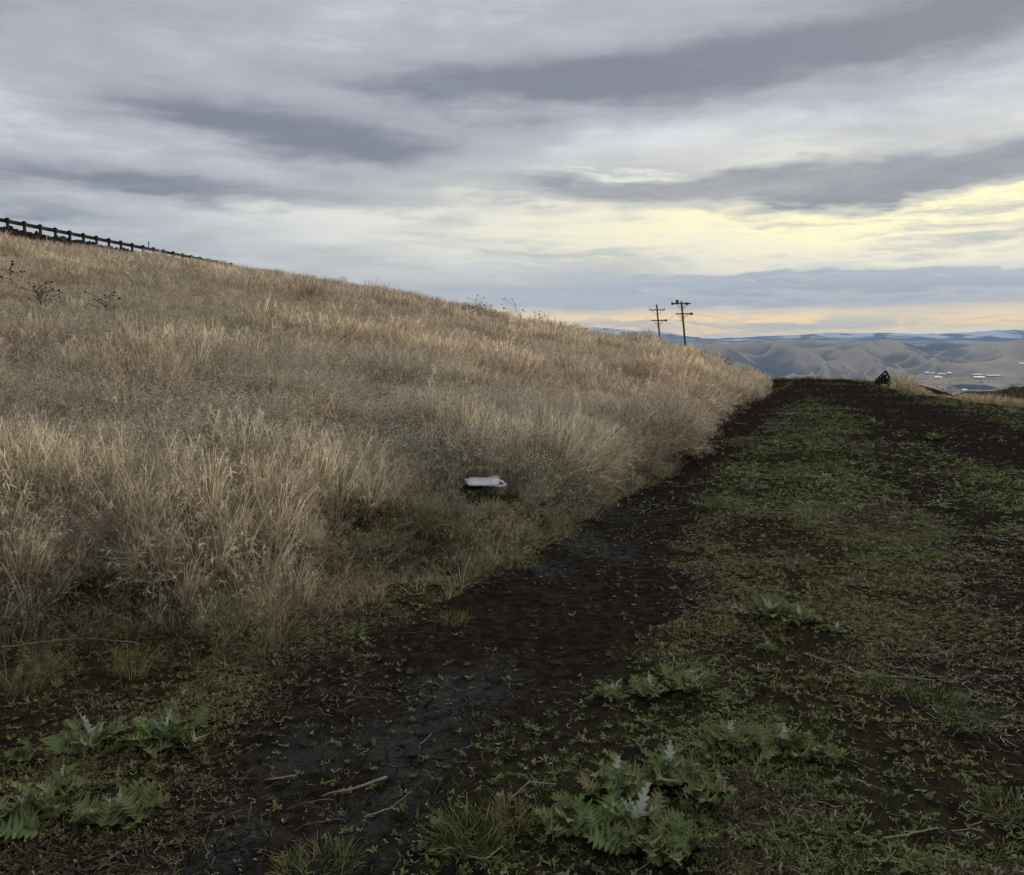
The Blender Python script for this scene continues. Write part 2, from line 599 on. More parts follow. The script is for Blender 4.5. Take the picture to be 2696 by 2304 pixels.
def simple_mat(name, c1, c2, scale=8.0, rough=0.8, spec=0.3, bump=0.0, stretch=(1, 1, 1), metal=0.0):
    m, b, out = new_mat(name)
    tc = b.node('ShaderNodeTexCoord')
    mp = b.node('ShaderNodeMapping')
    mp.inputs['Scale'].default_value = stretch
    b.l.new(tc.outputs['Object'], mp.inputs['Vector'])
    n = b.noise(mp.outputs[0], scale, 6, 0.65)
    col = b.mix(b.step(n, 0.3, 0.7), c1, c2)
    nrm = None
    if bump:
        bp = b.node('ShaderNodeBump')
        bp.inputs['Strength'].default_value = bump
        bp.inputs['Distance'].default_value = 0.01
        b.l.new(n, bp.inputs['Height'])
        nrm = bp.outputs[0]
    pbsdf(b, out, col, rough, nrm, spec, metal)
    return m


def foliage_mat(name, trans=0.35, spec=0.12, rough=0.75, instancer=True, vary=0.5, base=None, pale=None, leafvar=False):
    m, b, out = new_mat(name)
    if instancer:
        col = b.attr('tint', 'INSTANCER').outputs['Vector']
    else:
        rgb = b.node('ShaderNodeRGB'); rgb.outputs[0].default_value = (*base, 1); col = rgb.outputs[0]
    if leafvar:      # leaves differ in age: fresh green, olive, a few withered
        oi = b.node('ShaderNodeObjectInfo').outputs['Random']
        col = b.mix(b.step(oi, 0.45, 0.85), col, (0.135, 0.155, 0.042))
        col = b.mix(b.step(oi, 0.90, 0.94), col, (0.20, 0.145, 0.075))
        col = b.mix(b.step(oi, 0.10, 0.0), col, (0.070, 0.105, 0.030))
    rnd = b.attr('rnd').outputs['Fac']
    k = b.add(1 - vary / 2, b.mul(b.mul(rnd, rnd), vary * 1.35))
    sc = b.node('ShaderNodeVectorMath', operation='SCALE')
    b.l.new(col, sc.inputs[0]); b.l.new(k, sc.inputs['Scale'])
    c = sc.outputs[0]
    pl = b.attr('pale').outputs['Fac']
    c = b.mix(pl, c, pale or (0.62, 0.58, 0.48))
    p = b.node('ShaderNodeBsdfPrincipled')
    b.l.new(c, p.inputs['Base Color'])
    p.inputs['Roughness'].default_value = rough
    p.inputs['Specular IOR Level'].default_value = spec
    tr = b.node('ShaderNodeBsdfTranslucent')
    b.l.new(c, tr.inputs['Color'])
    mx = b.node('ShaderNodeMixShader')
    mx.inputs[0].default_value = trans
    b.l.new(p.outputs[0], mx.inputs[1]); b.l.new(tr.outputs[0], mx.inputs[2])
    b.l.new(mx.outputs[0], out.inputs['Surface'])
    return m


def ground_mat():
    m, b, out = new_mat('ground')
    g = b.node('ShaderNodeNewGeometry')
    P = g.outputs['Position']
    wild = b.attr('wild').outputs['Fac']; bare = b.attr('bare').outputs['Fac']; emb = b.attr('emb').outputs['Fac']
    n1 = b.noise(P, 1.3, 4, 0.6); n2 = b.noise(P, 14.0, 4, 0.65); n3 = b.noise(P, 70.0, 2, 0.6)
    soil = b.mix(b.step(n2, 0.35, 0.7), (0.011, 0.009, 0.0075), (0.030, 0.024, 0.0185))
    crust = b.attr('crust').outputs['Fac']
    soil = b.mix(b.mul(crust, b.step(n2, 0.30, 0.55)), soil, (0.038, 0.038, 0.036))
    litter = b.mix(n3, (0.014, 0.011, 0.007), (0.042, 0.034, 0.019))
    road = b.mix(b.mul(b.sub(1.0, bare), b.step(n2, 0.35, 0.62)), soil, litter)
    moss = b.mul(b.step(n1, 0.42, 0.62), b.sub(1.0, bare))
    road = b.mix(b.mul(moss, 0.35), road, (0.026, 0.027, 0.011))
    thatch = b.mix(b.step(n2, 0.3, 0.7), (0.040, 0.030, 0.020), (0.105, 0.080, 0.052))
    c = b.mix(wild, road, thatch)
    rock = b.mix(b.step(b.noise(P, 3.0, 6, 0.7), 0.4, 0.65), (0.012, 0.011, 0.010), (0.045, 0.038, 0.030))
    c = b.mix(emb, c, rock)
    # shrinkage cracks in the bare mud
    wp = b.node('ShaderNodeVectorMath', operation='ADD')
    nz = b.node('ShaderNodeTexNoise'); nz.inputs['Scale'].default_value = 9.0; nz.inputs['Detail'].default_value = 3
    b.l.new(P, nz.inputs['Vector'])
    sc = b.node('ShaderNodeVectorMath', operation='SCALE'); sc.inputs['Scale'].default_value = 0.10
    b.l.new(nz.outputs[1], sc.inputs[0]); b.l.new(P, wp.inputs[0]); b.l.new(sc.outputs[0], wp.inputs[1])
    vo = b.node('ShaderNodeTexVoronoi', feature='DISTANCE_TO_EDGE', voronoi_dimensions='2D'); vo.inputs['Scale'].default_value = 13.0
    b.l.new(wp.outputs[0], vo.inputs['Vector'])
    crack = b.mul(b.step(vo.outputs['Distance'], 0.0, 0.06, 1.0, 0.0), b.mul(crust, b.mul(bare, b.step(n1, 0.38, 0.6))))
    hgt = b.add(b.mul(n2, 0.6), b.add(b.mul(n3, 0.35), b.mul(crack, -0.9)))
    bp = b.node('ShaderNodeBump'); bp.inputs['Strength'].default_value = 0.9; bp.inputs['Distance'].default_value = 0.022
    b.l.new(hgt, bp.inputs['Height'])
    c = b.mix(b.mul(crack, 0.6), c, (0.008, 0.0065, 0.005))
    rough = b.step(b.mul(n1, bare), 0.25, 0.6, 1.0, 0.8)
    pbsdf(b, out, c, rough, bp.outputs[0], 0.0)
    return m


def valley_mat():
    m, b, out = new_mat('valley')
    c = b.attr('tint').outputs['Vector']
    g = b.node('ShaderNodeNewGeometry')
    n = b.noise(g.outputs['Position'], 0.004, 6, 0.65)
    k = b.add(0.78, b.mul(n, 0.45))
    sc = b.node('ShaderNodeVectorMath', operation='SCALE')
    b.l.new(c, sc.inputs[0]); b.l.new(k, sc.inputs['Scale'])
    pbsdf(b, out, sc.outputs[0], 0.95, None, 0.0)
    return m


M = {}
M['ground'] = ground_mat()
M['valley'] = valley_mat()
M['grass'] = foliage_mat('dry_grass', 0.34, vary=1.25, pale=(0.80, 0.76, 0.66))
M['leaf'] = foliage_mat('weed_leaf', 0.25, 0.25, 0.55, pale=(0.30, 0.29, 0.20))
M['thistle'] = foliage_mat('thistle_leaf', 0.25, 0.10, 0.75, False, 0.8, (0.112, 0.150, 0.034), (0.42, 0.45, 0.30), True)
M['thistle_young'] = foliage_mat('thistle_woolly_leaf', 0.2, 0.2, 0.7, False, 0.4, (0.30, 0.35, 0.26), (0.66, 0.69, 0.62))
M['green_grass'] = foliage_mat('green_grass', 0.35, 0.2, 0.6, False, 0.9, (0.060, 0.085, 0.022), (0.26, 0.22, 0.10))
M['stalk'] = simple_mat('dry_stalk', (0.20, 0.17, 0.12), (0.34, 0.30, 0.22), 30)
M['stick'] = simple_mat('stick', (0.17, 0.135, 0.10), (0.32, 0.26, 0.20), 25, bump=0.3)
M['seed'] = simple_mat('dark_seed_head', (0.012, 0.009, 0.007), (0.035, 0.025, 0.02), 60)
M['dark_stalk'] = simple_mat('dark_stalk', (0.035, 0.028, 0.022), (0.07, 0.055, 0.04), 30)
M['stem'] = simple_mat('sunflower_stem', (0.09, 0.075, 0.055), (0.16, 0.13, 0.10), 30)
M['pole'] = simple_mat('creosote_pole', (0.075, 0.028, 0.016), (0.15, 0.058, 0.034), 3, stretch=(4, 4, 0.4), bump=0.2)
M['pole_dark'] = simple_mat('dark_crossarm', (0.035, 0.018, 0.014), (0.07, 0.036, 0.026), 5)
M['porcelain'] = simple_mat('insulator', (0.02, 0.018, 0.018), (0.05, 0.045, 0.045), 5, 0.3, 0.5)
M['wire'] = simple_mat('wire', (0.02, 0.02, 0.02), (0.04, 0.04, 0.04), 5, 0.5)
M['rail'] = simple_mat('guardrail_steel', (0.030, 0.028, 0.027), (0.065, 0.060, 0.056), 3, 0.6, 0.4)
M['post'] = simple_mat('guardrail_post', (0.022, 0.018, 0.015), (0.05, 0.042, 0.034), 4, 0.85)
M['board'] = simple_mat('charred_board', (0.006, 0.0055, 0.005), (0.018, 0.015, 0.013), 6, stretch=(6, 1, 6), bump=0.4)
M['grey_board'] = simple_mat('weathered_board', (0.05, 0.042, 0.034), (0.14, 0.12, 0.10), 6, stretch=(6, 1, 6), bump=0.4)
M['pale_board'] = simple_mat('pale_broken_board', (0.22, 0.20, 0.17), (0.38, 0.36, 0.33), 9)
M['plastic'] = simple_mat('white_plastic', (0.90, 0.91, 0.92), (0.72, 0.70, 0.66), 30, 0.35, 0.5)
M['grime'] = simple_mat('dark_hole', (0.02, 0.018, 0.015), (0.03, 0.025, 0.02), 9)
M['rock'] = simple_mat('basalt', (0.014, 0.012, 0.011), (0.042, 0.036, 0.030), 5, bump=0.5)
M['clod'] = simple_mat('clod', (0.016, 0.013, 0.011), (0.045, 0.037, 0.030), 30, bump=0.5)
M['white_wall'] = simple_mat('pale_metal_wall', (0.38, 0.39, 0.40), (0.50, 0.50, 0.50), 0.05)
M['white_roof'] = simple_mat('pale_metal_roof', (0.48, 0.49, 0.51), (0.62, 0.63, 0.64), 0.05, 0.4)
M['tree'] = simple_mat('far_tree', (0.030, 0.034, 0.020), (0.06, 0.06, 0.035), 0.2)
M['brush'] = simple_mat('dark_brush', (0.035, 0.024, 0.022), (0.075, 0.045, 0.042), 20)
m, b, out = new_mat('river_water')
pbsdf(b, out, (0.022, 0.042, 0.07), 0.8, None, 0.0)
M['water'] = m
m, b, out = new_mat('asphalt')
pbsdf(b, out, b.mix(b.noise(b.node('ShaderNodeNewGeometry').outputs['Position'], 20), (0.03, 0.03, 0.03), (0.06, 0.06, 0.06)), 0.9)
M['asphalt'] = m

# ------------------------------------------------------------------ ground and valley
def masks(x, y):
    r = np.hypot(x, y); az = np.degrees(np.arctan2(x, y))
    rb = np.interp(az, base_az, base_r); rr = np.interp(az, sil_az, sil_r); re = np.interp(az, edge_az, edge_r)
    hill_on = 1 - sst(az + 0.5 * fbm(x / 0.8, y / 0.8, 13, 2), 15.9, 16.9)
    d_in = (r - rb)
    wild = sst(d_in + 0.75 * fbm(x / 0.6, y / 0.6, 3, 3), -0.20, 0.22) * hill_on
    wild = np.maximum(wild, sst(r - re, 0.3, 2.5) * sst(az, 20, 22))
    for hx, hy, hs, hd in HOLLOWS:
        wild = wild * (1 - 0.95 * np.exp(-(((x - hx) / hs) ** 2 + ((y - hy) / (hs * 0.8)) ** 2) ** 2))
    dl = dist_poly(x, y, TRACK_L); dR = dist_poly(x, y, TRACK_R); dm = dist_poly(x, y, TRACK_M)
    nz = 0.5 * fbm(x / 0.9, y / 0.9, 23, 4)
    bare = np.maximum.reduce([1 - sst(dl + nz, 0.45, 0.95), 1 - sst(dR + nz, 0.9, 1.7), 0.8 * (1 - sst(dm + nz, 0.25, 0.6))])
    bare = np.maximum(bare, (1 - sst(re - r, 2.0, 9.0)) * 0.85 * sst(az, 15, 17) * (1 - sst(az, 24, 28)))
    bare = bare * (1 - wild)
    emb = sst(r - rr, -0.6, 0.8) * (1 - sst(az, -19.5, -17.5)) * sst(az, -100, -70)
    return wild, bare, emb, d_in


CRUST = [(plane_hit(*p)[:2], s) for p, s in (((590, 541), .55), ((548, 566), .4), ((625, 512), .5), ((300, 760), .35), ((240, 815), .3), ((470, 690), .4), ((370, 800), .3), ((395, 745), .35), ((1000, 700), .25))]


def crust_mask(x, y):
    m_ = np.zeros(np.shape(x))
    for (q, sz) in CRUST:
        m_ = np.maximum(m_, np.exp(-(((x - q[0]) / sz) ** 2 + ((y - q[1]) / (1.4 * sz)) ** 2)))
    return sst(m_ + 0.5 * fbm(x / 0.3, y / 0.3, 901, 3), 0.45, 1.1)


azs = np.concatenate([np.arange(-180, -36, 3.0), np.arange(-36, 36, 0.11), np.arange(36, 180, 3.0)])
RMAX = 150.0
rs = np.concatenate([[0.05], np.exp(np.linspace(math.log(0.5), math.log(RMAX), 560))])
A, RR = np.meshgrid(np.radians(azs), rs)
gx, gy = (RR * np.sin(A)).ravel(), (RR * np.cos(A)).ravel()
gz = H(gx, gy)
wild, bare, emb, _ = masks(gx, gy)
me = grid_mesh('ground', np.stack([gx, gy, gz], 1), len(rs), len(azs), M['ground'], True, {'wild': wild, 'bare': bare, 'emb': emb, 'crust': crust_mask(gx, gy)})
me.flip_normals()
tag(link('ground', me), 'dark bare earth of the rutted track and the grassy hillside', None, None, 'structure')

azv = np.concatenate([np.arange(-180, -10, 2.0), np.arange(-10, 36, 0.075), np.arange(36, 180, 2.0)])
rv = np.concatenate([np.exp(np.linspace(math.log(RMAX), math.log(5000), 60))[:-1], np.exp(np.linspace(math.log(5000), math.log(32500), 560))])
A, RR = np.meshgrid(np.radians(azv), rv)
vx, vy = (RR * np.sin(A)).ravel(), (RR * np.cos(A)).ravel()
vz = H(vx, vy, False)
vr = np.hypot(vx, vy)
# cover plus painted ridge and gully shading: dry grass, ploughed and stubble fields, forest and snow on the far ranges
tan = np.array([0.33, 0.235, 0.120]); pale = np.array([0.46, 0.345, 0.19]); brown = np.array([0.17, 0.12, 0.07]); plough = np.array([0.055, 0.05, 0.045])
forest = np.array([0.045, 0.055, 0.05]); snow = np.array([0.80, 0.82, 0.86])
f1 = sst(fbm(vx / 2600, vy / 1500, 201, 4), -0.25, 0.3)[:, None]
tint = tan * (1 - f1) + brown * f1
f2 = sst(fbm(vx / 1500, vy / 900, 205, 4), 0.1, 0.45)[:, None]
tint = tint * (1 - f2) + pale * f2
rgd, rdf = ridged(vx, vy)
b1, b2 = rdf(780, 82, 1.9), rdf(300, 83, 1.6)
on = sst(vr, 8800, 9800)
w = (np.clip(sst(b1, 0.72, 0.95) * 0.9 + sst(b2, 0.78, 0.96) * 0.85, 0, 1) * on)[:, None]; tint = tint * (1 - w) + np.array([0.52, 0.385, 0.205]) * w  # pale tint on crests stands in for lit relief, with thin dry grass
w = (np.clip((1 - sst(b1, 0.10, 0.42)) * 0.9 + (1 - sst(b2, 0.05, 0.32)) * 0.75, 0, 1) * on)[:, None]; tint = tint * (1 - 0.85 * w) + np.array([0.055, 0.050, 0.045]) * 0.85 * w  # dark tint in draws paints the missing gully shade, with some brush
cellx = np.floor((vx + 260 * fbm(vx / 3000, vy / 3000, 9, 2)) / 1500); celly = np.floor((vy + 0.2 * vx) / 900)
ch = _h(cellx.astype(np.int64), celly.astype(np.int64), 77)
fld = (0.9 * (ch > 0.74) * sst(vr, 5200, 6500) * (1 - sst(vr, 9300, 9900)) + (ch > 0.80) * sst(vr, 14000, 15500) * (1 - sst(vr, 19500, 20500)))[:, None]
tint = tint * (1 - 0.8 * fld) + plough * 0.8 * fld
fld2 = ((ch < 0.18) * sst(vr, 14000, 15500) * (1 - sst(vr, 19500, 21000)))[:, None]
tint = tint * (1 - 0.75 * fld2) + np.array([0.55, 0.50, 0.40]) * 0.75 * fld2
fm = sst(vr + 2500 * fbm(vx / 3000, vy / 3000, 301, 3) * 0.5, 20500, 22000)[:, None]
sn = sst(vz + 260 * fbm(vx / 1100, vy / 1100, 303, 4), 20, 170)[:, None]
mr = 0.5 * rdf(1250, 92) + 0.5 * rdf(520, 93)
patch = sst(fbm(vx / 420, vy / 900, 307, 4) + 0.9 * (mr - 0.5), -0.12, 0.12)[:, None]
mount = forest * (1 - sn * patch * 0.95) + snow * sn * patch * 0.95
tint = tint * (1 - fm) + mount * fm
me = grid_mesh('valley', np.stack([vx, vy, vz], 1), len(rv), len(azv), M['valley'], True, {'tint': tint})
me.flip_normals()
tag(link('valley', me), None, None, None, 'structure')


def strip_struct(name, pts, mat, kind='structure', label=None):
    return tag(link(name, pymesh(name, pts, [tuple(range(len(pts)))], mat)), label, None, None, kind)


# river reaches on the valley floor
def valley_pt(px, py):
    d = ray(px, py); d = d / math.hypot(d[0], d[1])
    s = np.exp(np.linspace(math.log(3500), math.log(30000), 2500))
    x, y, z = d[0] * s, d[1] * s, EYE + d[2] * s
    g = H(x, y, False)
    ok = z < g
    k = int(np.argmax(ok)) if ok.any() else len(s) - 1
    return np.array([x[k], y[k], g[k]])


for outline in ([(945, 386.4), (962, 385.2), (985, 385.8), (996, 387.6), (988, 389.8), (968, 389.6)],
                [(978, 397.5), (1000, 395.5), (1040, 394.0), (1075, 394.5), (1060, 400), (1000, 401.5)]):
    pts = [valley_pt(*p) for p in outline]
    zz = max(p[2] for p in pts) + 0.5
    strip_struct('river', [(p[0], p[1], zz) for p in pts], M['water'], label='dark blue reach of river on the valley floor')

# ------------------------------------------------------------------ highway bench and guardrail
rng = np.random.default_rng(11)
hv, hf = [], []
nrm2 = np.array([RAILD[1], -RAILD[0]]) / np.linalg.norm(RAILD)      # points to the camera side
for i in np.arange(-40, 34, 2.0):
    p = RAIL0 + RAILD * i
    for off in (-1.0, -8.5):
        q = p + nrm2 * off
        hv.append((q[0], q[1], rail_z(i) + 0.06))
for k in range(0, len(hv) - 2, 2):
    hf.append((k, k + 1, k + 3, k + 2))
tag(link('highway', pymesh('highway', hv, hf, M['asphalt'])), None, None, None, 'structure')

g = empty('guardrail', (RAIL0[0], RAIL0[1], rail_z(0)))
tag(g, 'long dark steel guardrail on posts running along the top of the hill', 'guardrail')
ang = math.atan2(RAILD[1], RAILD[0])
post_me = MB().box((0, 0, 0.30), (0.20, 0.16, 1.02)).mesh('post', M['post'])
blk_me = MB().box((0, 0, 0.57), (0.17, 0.34, 0.34)).mesh('block', M['post'])
slope_i = (rail_z(1) - rail_z(0))
prof = [(0.00, 0.155), (0.05, 0.155), (0.085, 0.10), (0.085, 0.055), (0.03, 0.0), (0.085, -0.055), (0.085, -0.10), (0.05, -0.155), (0.0, -0.155),
        (-0.012, -0.155), (0.035, -0.145), (0.07, -0.10), (0.07, -0.055), (0.015, 0.0), (0.07, 0.055), (0.07, 0.10), (0.035, 0.145), (-0.012, 0.155)]
for i in range(-3, 22):
    p = RAIL0 + RAILD * i - RAIL0
    z = rail_z(i) - rail_z(0)
    o = link('post', post_me, g); o.location = (p[0], p[1], z + rng.uniform(-.015, .015))
    o.rotation_euler = (rng.uniform(-.02, .02), rng.uniform(-.02, .02), ang)
    o = link('block', blk_me, g); o.location = (p[0] - nrm2[0] * 0.02, p[1] - nrm2[1] * 0.02, z + 0.01); o.rotation_euler = (0, 0, ang)
for i in range(-3, 21, 2):
    mb = MB()
    a = RAIL0 + RAILD * i - RAIL0 - nrm2 * 0.20; c_ = RAIL0 + RAILD * (i + 2.06) - RAIL0 - nrm2 * 0.205
    za, zc = rail_z(i) - rail_z(0), rail_z(i + 2) - rail_z(0)
    n = len(prof)
    for (q, zz) in ((a, za), (c_, zc)):
        for (o_, h_) in prof:
            mb.v.append((q[0] - nrm2[0] * o_, q[1] - nrm2[1] * o_, zz + 0.57 + h_))
    for k in range(n):
        mb.f.append((k, (k + 1) % n, n + (k + 1) % n, n + k))
    mb.build('rail', M['rail'], g)
p = RAIL0 + RAILD * 12.05
o = MB().box((0, 0, 0.62), (0.07, 0.05, 1.6)).box((0, 0, 1.3), (0.10, 0.055, 0.18)).build('delineator_post', M['post'])
o.location = (p[0] - nrm2[0] * 0.6, p[1] - nrm2[1] * 0.6, rail_z(12))
tag(o, 'thin marker post standing up above the guardrail near its far end', 'marker post')

# ------------------------------------------------------------------ utility poles and wires
def utility_pole(top_px, foot_px, Y, arms, label, extra):
    top = at_depth(top_px[0], top_px[1], Y); foot_vis = at_depth(foot_px[0], foot_px[1], Y)
    d = (top - foot_vis)
    zf = float(H(np.array([foot_vis[0]]), np.array([Y]))[0])
    k = (zf - 0.5 - foot_vis[2]) / d[2]
    foot = foot_vis + d * k
    root = empty('utility_pole', tuple(foot))
    tag(root, label, 'utility pole', 'utility poles behind the ridge')
    L = Vector(top - foot)
    MB().tube([(0, 0, 0), L * 0.5, L], [0.165, 0.145, 0.11], 12).build('shaft', M['pole'], root, True)
    px_m = Y / F_PX
    for (dz_px, x0, x1, mat, brace, ins) in arms:
        t = 1 - dz_px * px_m / L.z
        c0 = L * t
        arm = MB().box((c0.x + (x0 + x1) / 2 * px_m, c0.y - 0.20, c0.z), ((x1 - x0) * px_m, 0.11, 0.14)).build('crossarm', M[mat], root)
        for s in (-1, 1):
            for off in ((0, 0.24) if brace > 1 else (0,)):
                MB().tube([(c0.x + s * (brace_r(x0, x1, px_m, s) - off * 1.2), c0.y - 0.24, c0.z - 0.06), (c0.x + s * 0.1, c0.y - 0.2, c0.z - (0.72 - off))], 0.024, 6).build('brace', M[mat], root)
        for (ix, kind) in ins:
            bx_ = c0.x + ix * px_m
            if kind == 'pin':
                MB().tube([(bx_, c0.y - .2, c0.z + .06), (bx_, c0.y - .2, c0.z + .2), (bx_, c0.y - .2, c0.z + .22), (bx_, c0.y - .2, c0.z + .30), (bx_, c0.y - .2, c0.z + .33)],
                          [.015, .015, .075, .06, .03], 8).build('insulator', M['porcelain'], arm)
            elif kind == 'can':
                MB().tube([(bx_, c0.y - .2, c0.z - .16), (bx_, c0.y - .2, c0.z - .13), (bx_, c0.y - .2, c0.z + .13), (bx_, c0.y - .2, c0.z + .17)],
                          [.10, .17, .17, .08], 10).build('insulator_bell', M['porcelain'], arm)
            elif kind == 'box':
                MB().tube([(bx_, c0.y - .2, c0.z + .05), (bx_, c0.y - .2, c0.z + .12), (bx_, c0.y - .2, c0.z + .42), (bx_, c0.y - .2, c0.z + .46)],
                          [.15, .19, .19, .12], 10).build('cutout', M['porcelain'], arm)
    for (dz_px, s) in extra:
        t = 1 - dz_px * px_m / L.z; c0 = L * t
        MB().tube([(c0.x, c0.y, c0.z), (c0.x + s * 0.45, c0.y - .1, c0.z + 0.10)], 0.03, 6).build('bracket', M['pole_dark'], root)
    return root, foot, top


def brace_r(x0, x1, px_m, s):
    return min(abs(x0), abs(x1)) * px_m * 0.72


P1, P2 = 122.0, 104.0
utility_pole((656.6, 304.5), (660.2, 342), P1,
             [(5.4, -8.2, 7.8, 'pole_dark', 1, [(-7.5, 'pin'), (7.0, 'pin'), (-.6, 'pin')]), (15.6, -7.2, 7.2, 'pole', 2, [(7.6, 'can')])],
             'left of the two dark wooden utility poles, shorter, with two crossarms', [(22, -1)])
utility_pole((681.4, 301.2), (685.2, 344), P2,
             [(2.4, -9.6, 8.8, 'pole_dark', 2, [(-9.2, 'can'), (-4.7, 'box'), (4.8, 'can')]), (12.4, -7.2, 8.8, 'pole', 2, [(8.6, 'can')])],
             'right of the two dark wooden utility poles, taller, with cylindrical bells on its crossarms', [(19.5, -1)])


def wire(a, c_, sag, rad, label):
    a, c_ = Vector(a), Vector(c_)
    pts = []
    for k in range(17):
        t = k / 16
        p = a.lerp(c_, t); p.z -= sag * 4 * t * (1 - t); pts.append(p)
    o = MB().tube(pts, rad, 5).build('power_line', M['wire'])
    tag(o, label, 'wire', 'wires strung from the utility poles')


wire(at_depth(649, 318.8, P1), at_depth(560, 336, 135), 0.3, 0.012, 'upper wire running left from the shorter utility pole to the ridge')
wire(at_depth(649, 320.5, P1), at_depth(560, 338, 135), 0.6, 0.012, 'lower wire running left from the shorter utility pole to the ridge')
wire(at_depth(663, 319, P1), at_depth(674, 314.5, P2), 0.4, 0.016, 'short wire linking the two utility poles')
wire(at_depth(690.5, 313, P2), at_depth(1080, 362, 1300), 9.0, 0.013, 'upper long wire descending right from the taller utility pole')
wire(at_depth(676, 320, P2), at_depth(1080, 372, 1300), 9.0, 0.013, 'lower long wire descending right from the taller utility pole')
wire(at_depth(682, 304, P2), at_depth(708, 341, P2 + 4), 0.0, 0.010, 'steep guy wire dropping right from the top of the taller pole')
wire(at_depth(686, 313, P2), at_depth(703, 341, P2 + 4), 0.0, 0.010, 'steep guy wire dropping from the lower crossarm of the taller pole')

# ------------------------------------------------------------------ ruined sheds at the edge of the plateau
def plank(root, a, c_, w, t, up, mat, name='plank'):
    a, c_ = Vector(a), Vector(c_)
    d = (c_ - a); L = d.length; d.normalize()
    up = Vector(up); s = d.cross(up).normalized(); u = s.cross(d).normalized()
    M3 = Matrix((s, d, u)).transposed()
    o = MB().box((0, 0, 0), (w, L, t)).build(name, mat, root)
    o.matrix_local = Matrix.Translation((a + c_) / 2) @ M3.to_4x4()
    return o


SH1 = 37.5
k1 = SH1 / F_PX
o1 = at_depth(879, 385, SH1)
root = empty('collapsed_shed', tuple(o1), -math.atan2(o1[0], o1[1]))
tag(root, 'black collapsed plank shed roof poking up at the far edge of the track', 'shed')
apex = (5.4 * k1, 13.9 * k1)
for j in range(7):                                    # left slope: bowed boards, each in two pieces
    y0 = -0.5 + j * 0.30
    xl = -14.5 + rng.uniform(-2.5, 1.5); mid = (-4.5 * k1, 4.2 * k1)
    plank(root, (xl * k1, y0, 1.2 * k1), (mid[0], y0, mid[1]), 0.26, 0.03, (0, 0, 1), M['board'])
    plank(root, (mid[0], y0, mid[1]), (apex[0] + rng.uniform(-.02, .04), y0, apex[1] + rng.uniform(-.02, .02)), 0.26, 0.03, (0, 0, 1), M['board'])
for j, (zz, x_) in enumerate(((11.5, 6.6), (8.3, 8.6), (5.6, 10.2), (3.4, 11.4))):   # right slope: open boards along the ridge direction
    plank(root, (x_ * k1, -0.55, zz * k1), (x_ * k1, 1.4, zz * k1 - 0.02), 0.10, 0.03, (0.8, 0, 0.6), M['board'])
plank(root, (apex[0], -0.58, apex[1]), (12.5 * k1, -0.60, 1.6 * k1), 0.07, 0.09, (0, 1, 0), M['board'], 'rafter')
plank(root, (apex[0], 1.3, apex[1]), (12.5 * k1, 1.3, 1.6 * k1), 0.07, 0.09, (0, 1, 0), M['board'], 'rafter')
plank(root, (apex[0], -0.7, apex[1] + .02), (apex[0], 1.5, apex[1] + .02), 0.09, 0.07, (0, 0, 1), M['board'], 'ridge_beam')
for j in range(10):                                   # gable boarding under the sagging roof line
    xx = -12.0 + 2.45 * j
    top_ = float(np.interp(xx, [-14.5, -4.5, 5.4, 12.5], [1.2, 4.2, 13.9, 1.6])) - 0.5 - (0.9 if j in (7, 8) else 0) * rng.uniform(.5, 2.5)
    plank(root, (xx * k1, -0.52, -0.35), (xx * k1, -0.52, top_ * k1), 0.106, 0.02, (0, 1, 0), M['board'], 'gable_board')
plank(root, (1.5 * k1, -0.75, 1.0 * k1), (7.0 * k1, -0.70, -1.2 * k1), 0.10, 0.03, (0, -0.7, 0.7), M['pale_board'], 'broken_board')
plank(root, (3.6 * k1, -0.80, 1.3 * k1), (8.0 * k1, -0.72, 0.2 * k1), 0.07, 0.03, (0, -0.7, 0.7), M['pale_board'], 'broken_board')
mb = MB(); mb.ico((-11 * k1, 0.2, 0.6 * k1), 0.42, 0.4, 0.16, rng, 0.25, 2)
tag(mb.build('earth_heap', M['clod']), 'low black heap of earth left of the collapsed shed', 'earth heap').location = tuple(o1)
mb = MB(); mb.ico((-22 * k1, 0.0, 0.5 * k1), 0.22, 0.3, 0.10, rng, 0.25, 2)
tag(mb.build('earth_heap', M['clod']), 'small dark clod on the crest, farther left of the collapsed shed', 'earth heap').location = tuple(o1)

SH2 = 37.0
a2 = at_depth(917.5, 385.2, SH2); c2 = at_depth(947.0, 394.2, SH2 + 1.5)
root = empty('low_shed', tuple(a2))
tag(root, 'low weathered lean-to with a dark sloping plank roof in straw grass', 'shed')
dv = Vector(c2 - a2)
for j in range(5):
    off = Vector((0.05 * j, 0.26 * j, -0.045 * j + 0.0))
    plank(root, Vector((-0.05, -0.2, 0)) + off + Vector((rng.uniform(-.05, .05), 0, 0)), dv + off + Vector((0.05 + rng.uniform(-.06, .06), -0.2, 0)), 0.25, 0.035, (0, 0, 1), M['board'], 'roof_plank')
plank(root, Vector((-0.02, -0.33, -0.03)), dv + Vector((0.02, -0.33, -0.03)), 0.05, 0.09, (0, 0, 1), M['board'], 'fascia')
nb = 11
for j in range(nb):
    t = (j + 0.5) / nb
    if j in (2,): continue
    p = dv * t
    hgt = 0.42 + 0.30 * t + rng.uniform(-.08, .05)
    plank(root, (p.x, p.y - 0.16, p.z - hgt), (p.x + rng.uniform(-.01, .01), p.y - 0.16, p.z - 0.05), 0.115, 0.022, (0, 1, 0), M['grey_board'] if rng.random() < .75 else M['board'], 'wall_board')
plank(root, (dv.x * .16, dv.y * .16 - .18, dv.z * .16 - .20), (dv.x * .2, dv.y * .2 - .18, dv.z * .2 - .05), 0.07, 0.03, (0, 1, 0), M['pale_board'], 'broken_board')
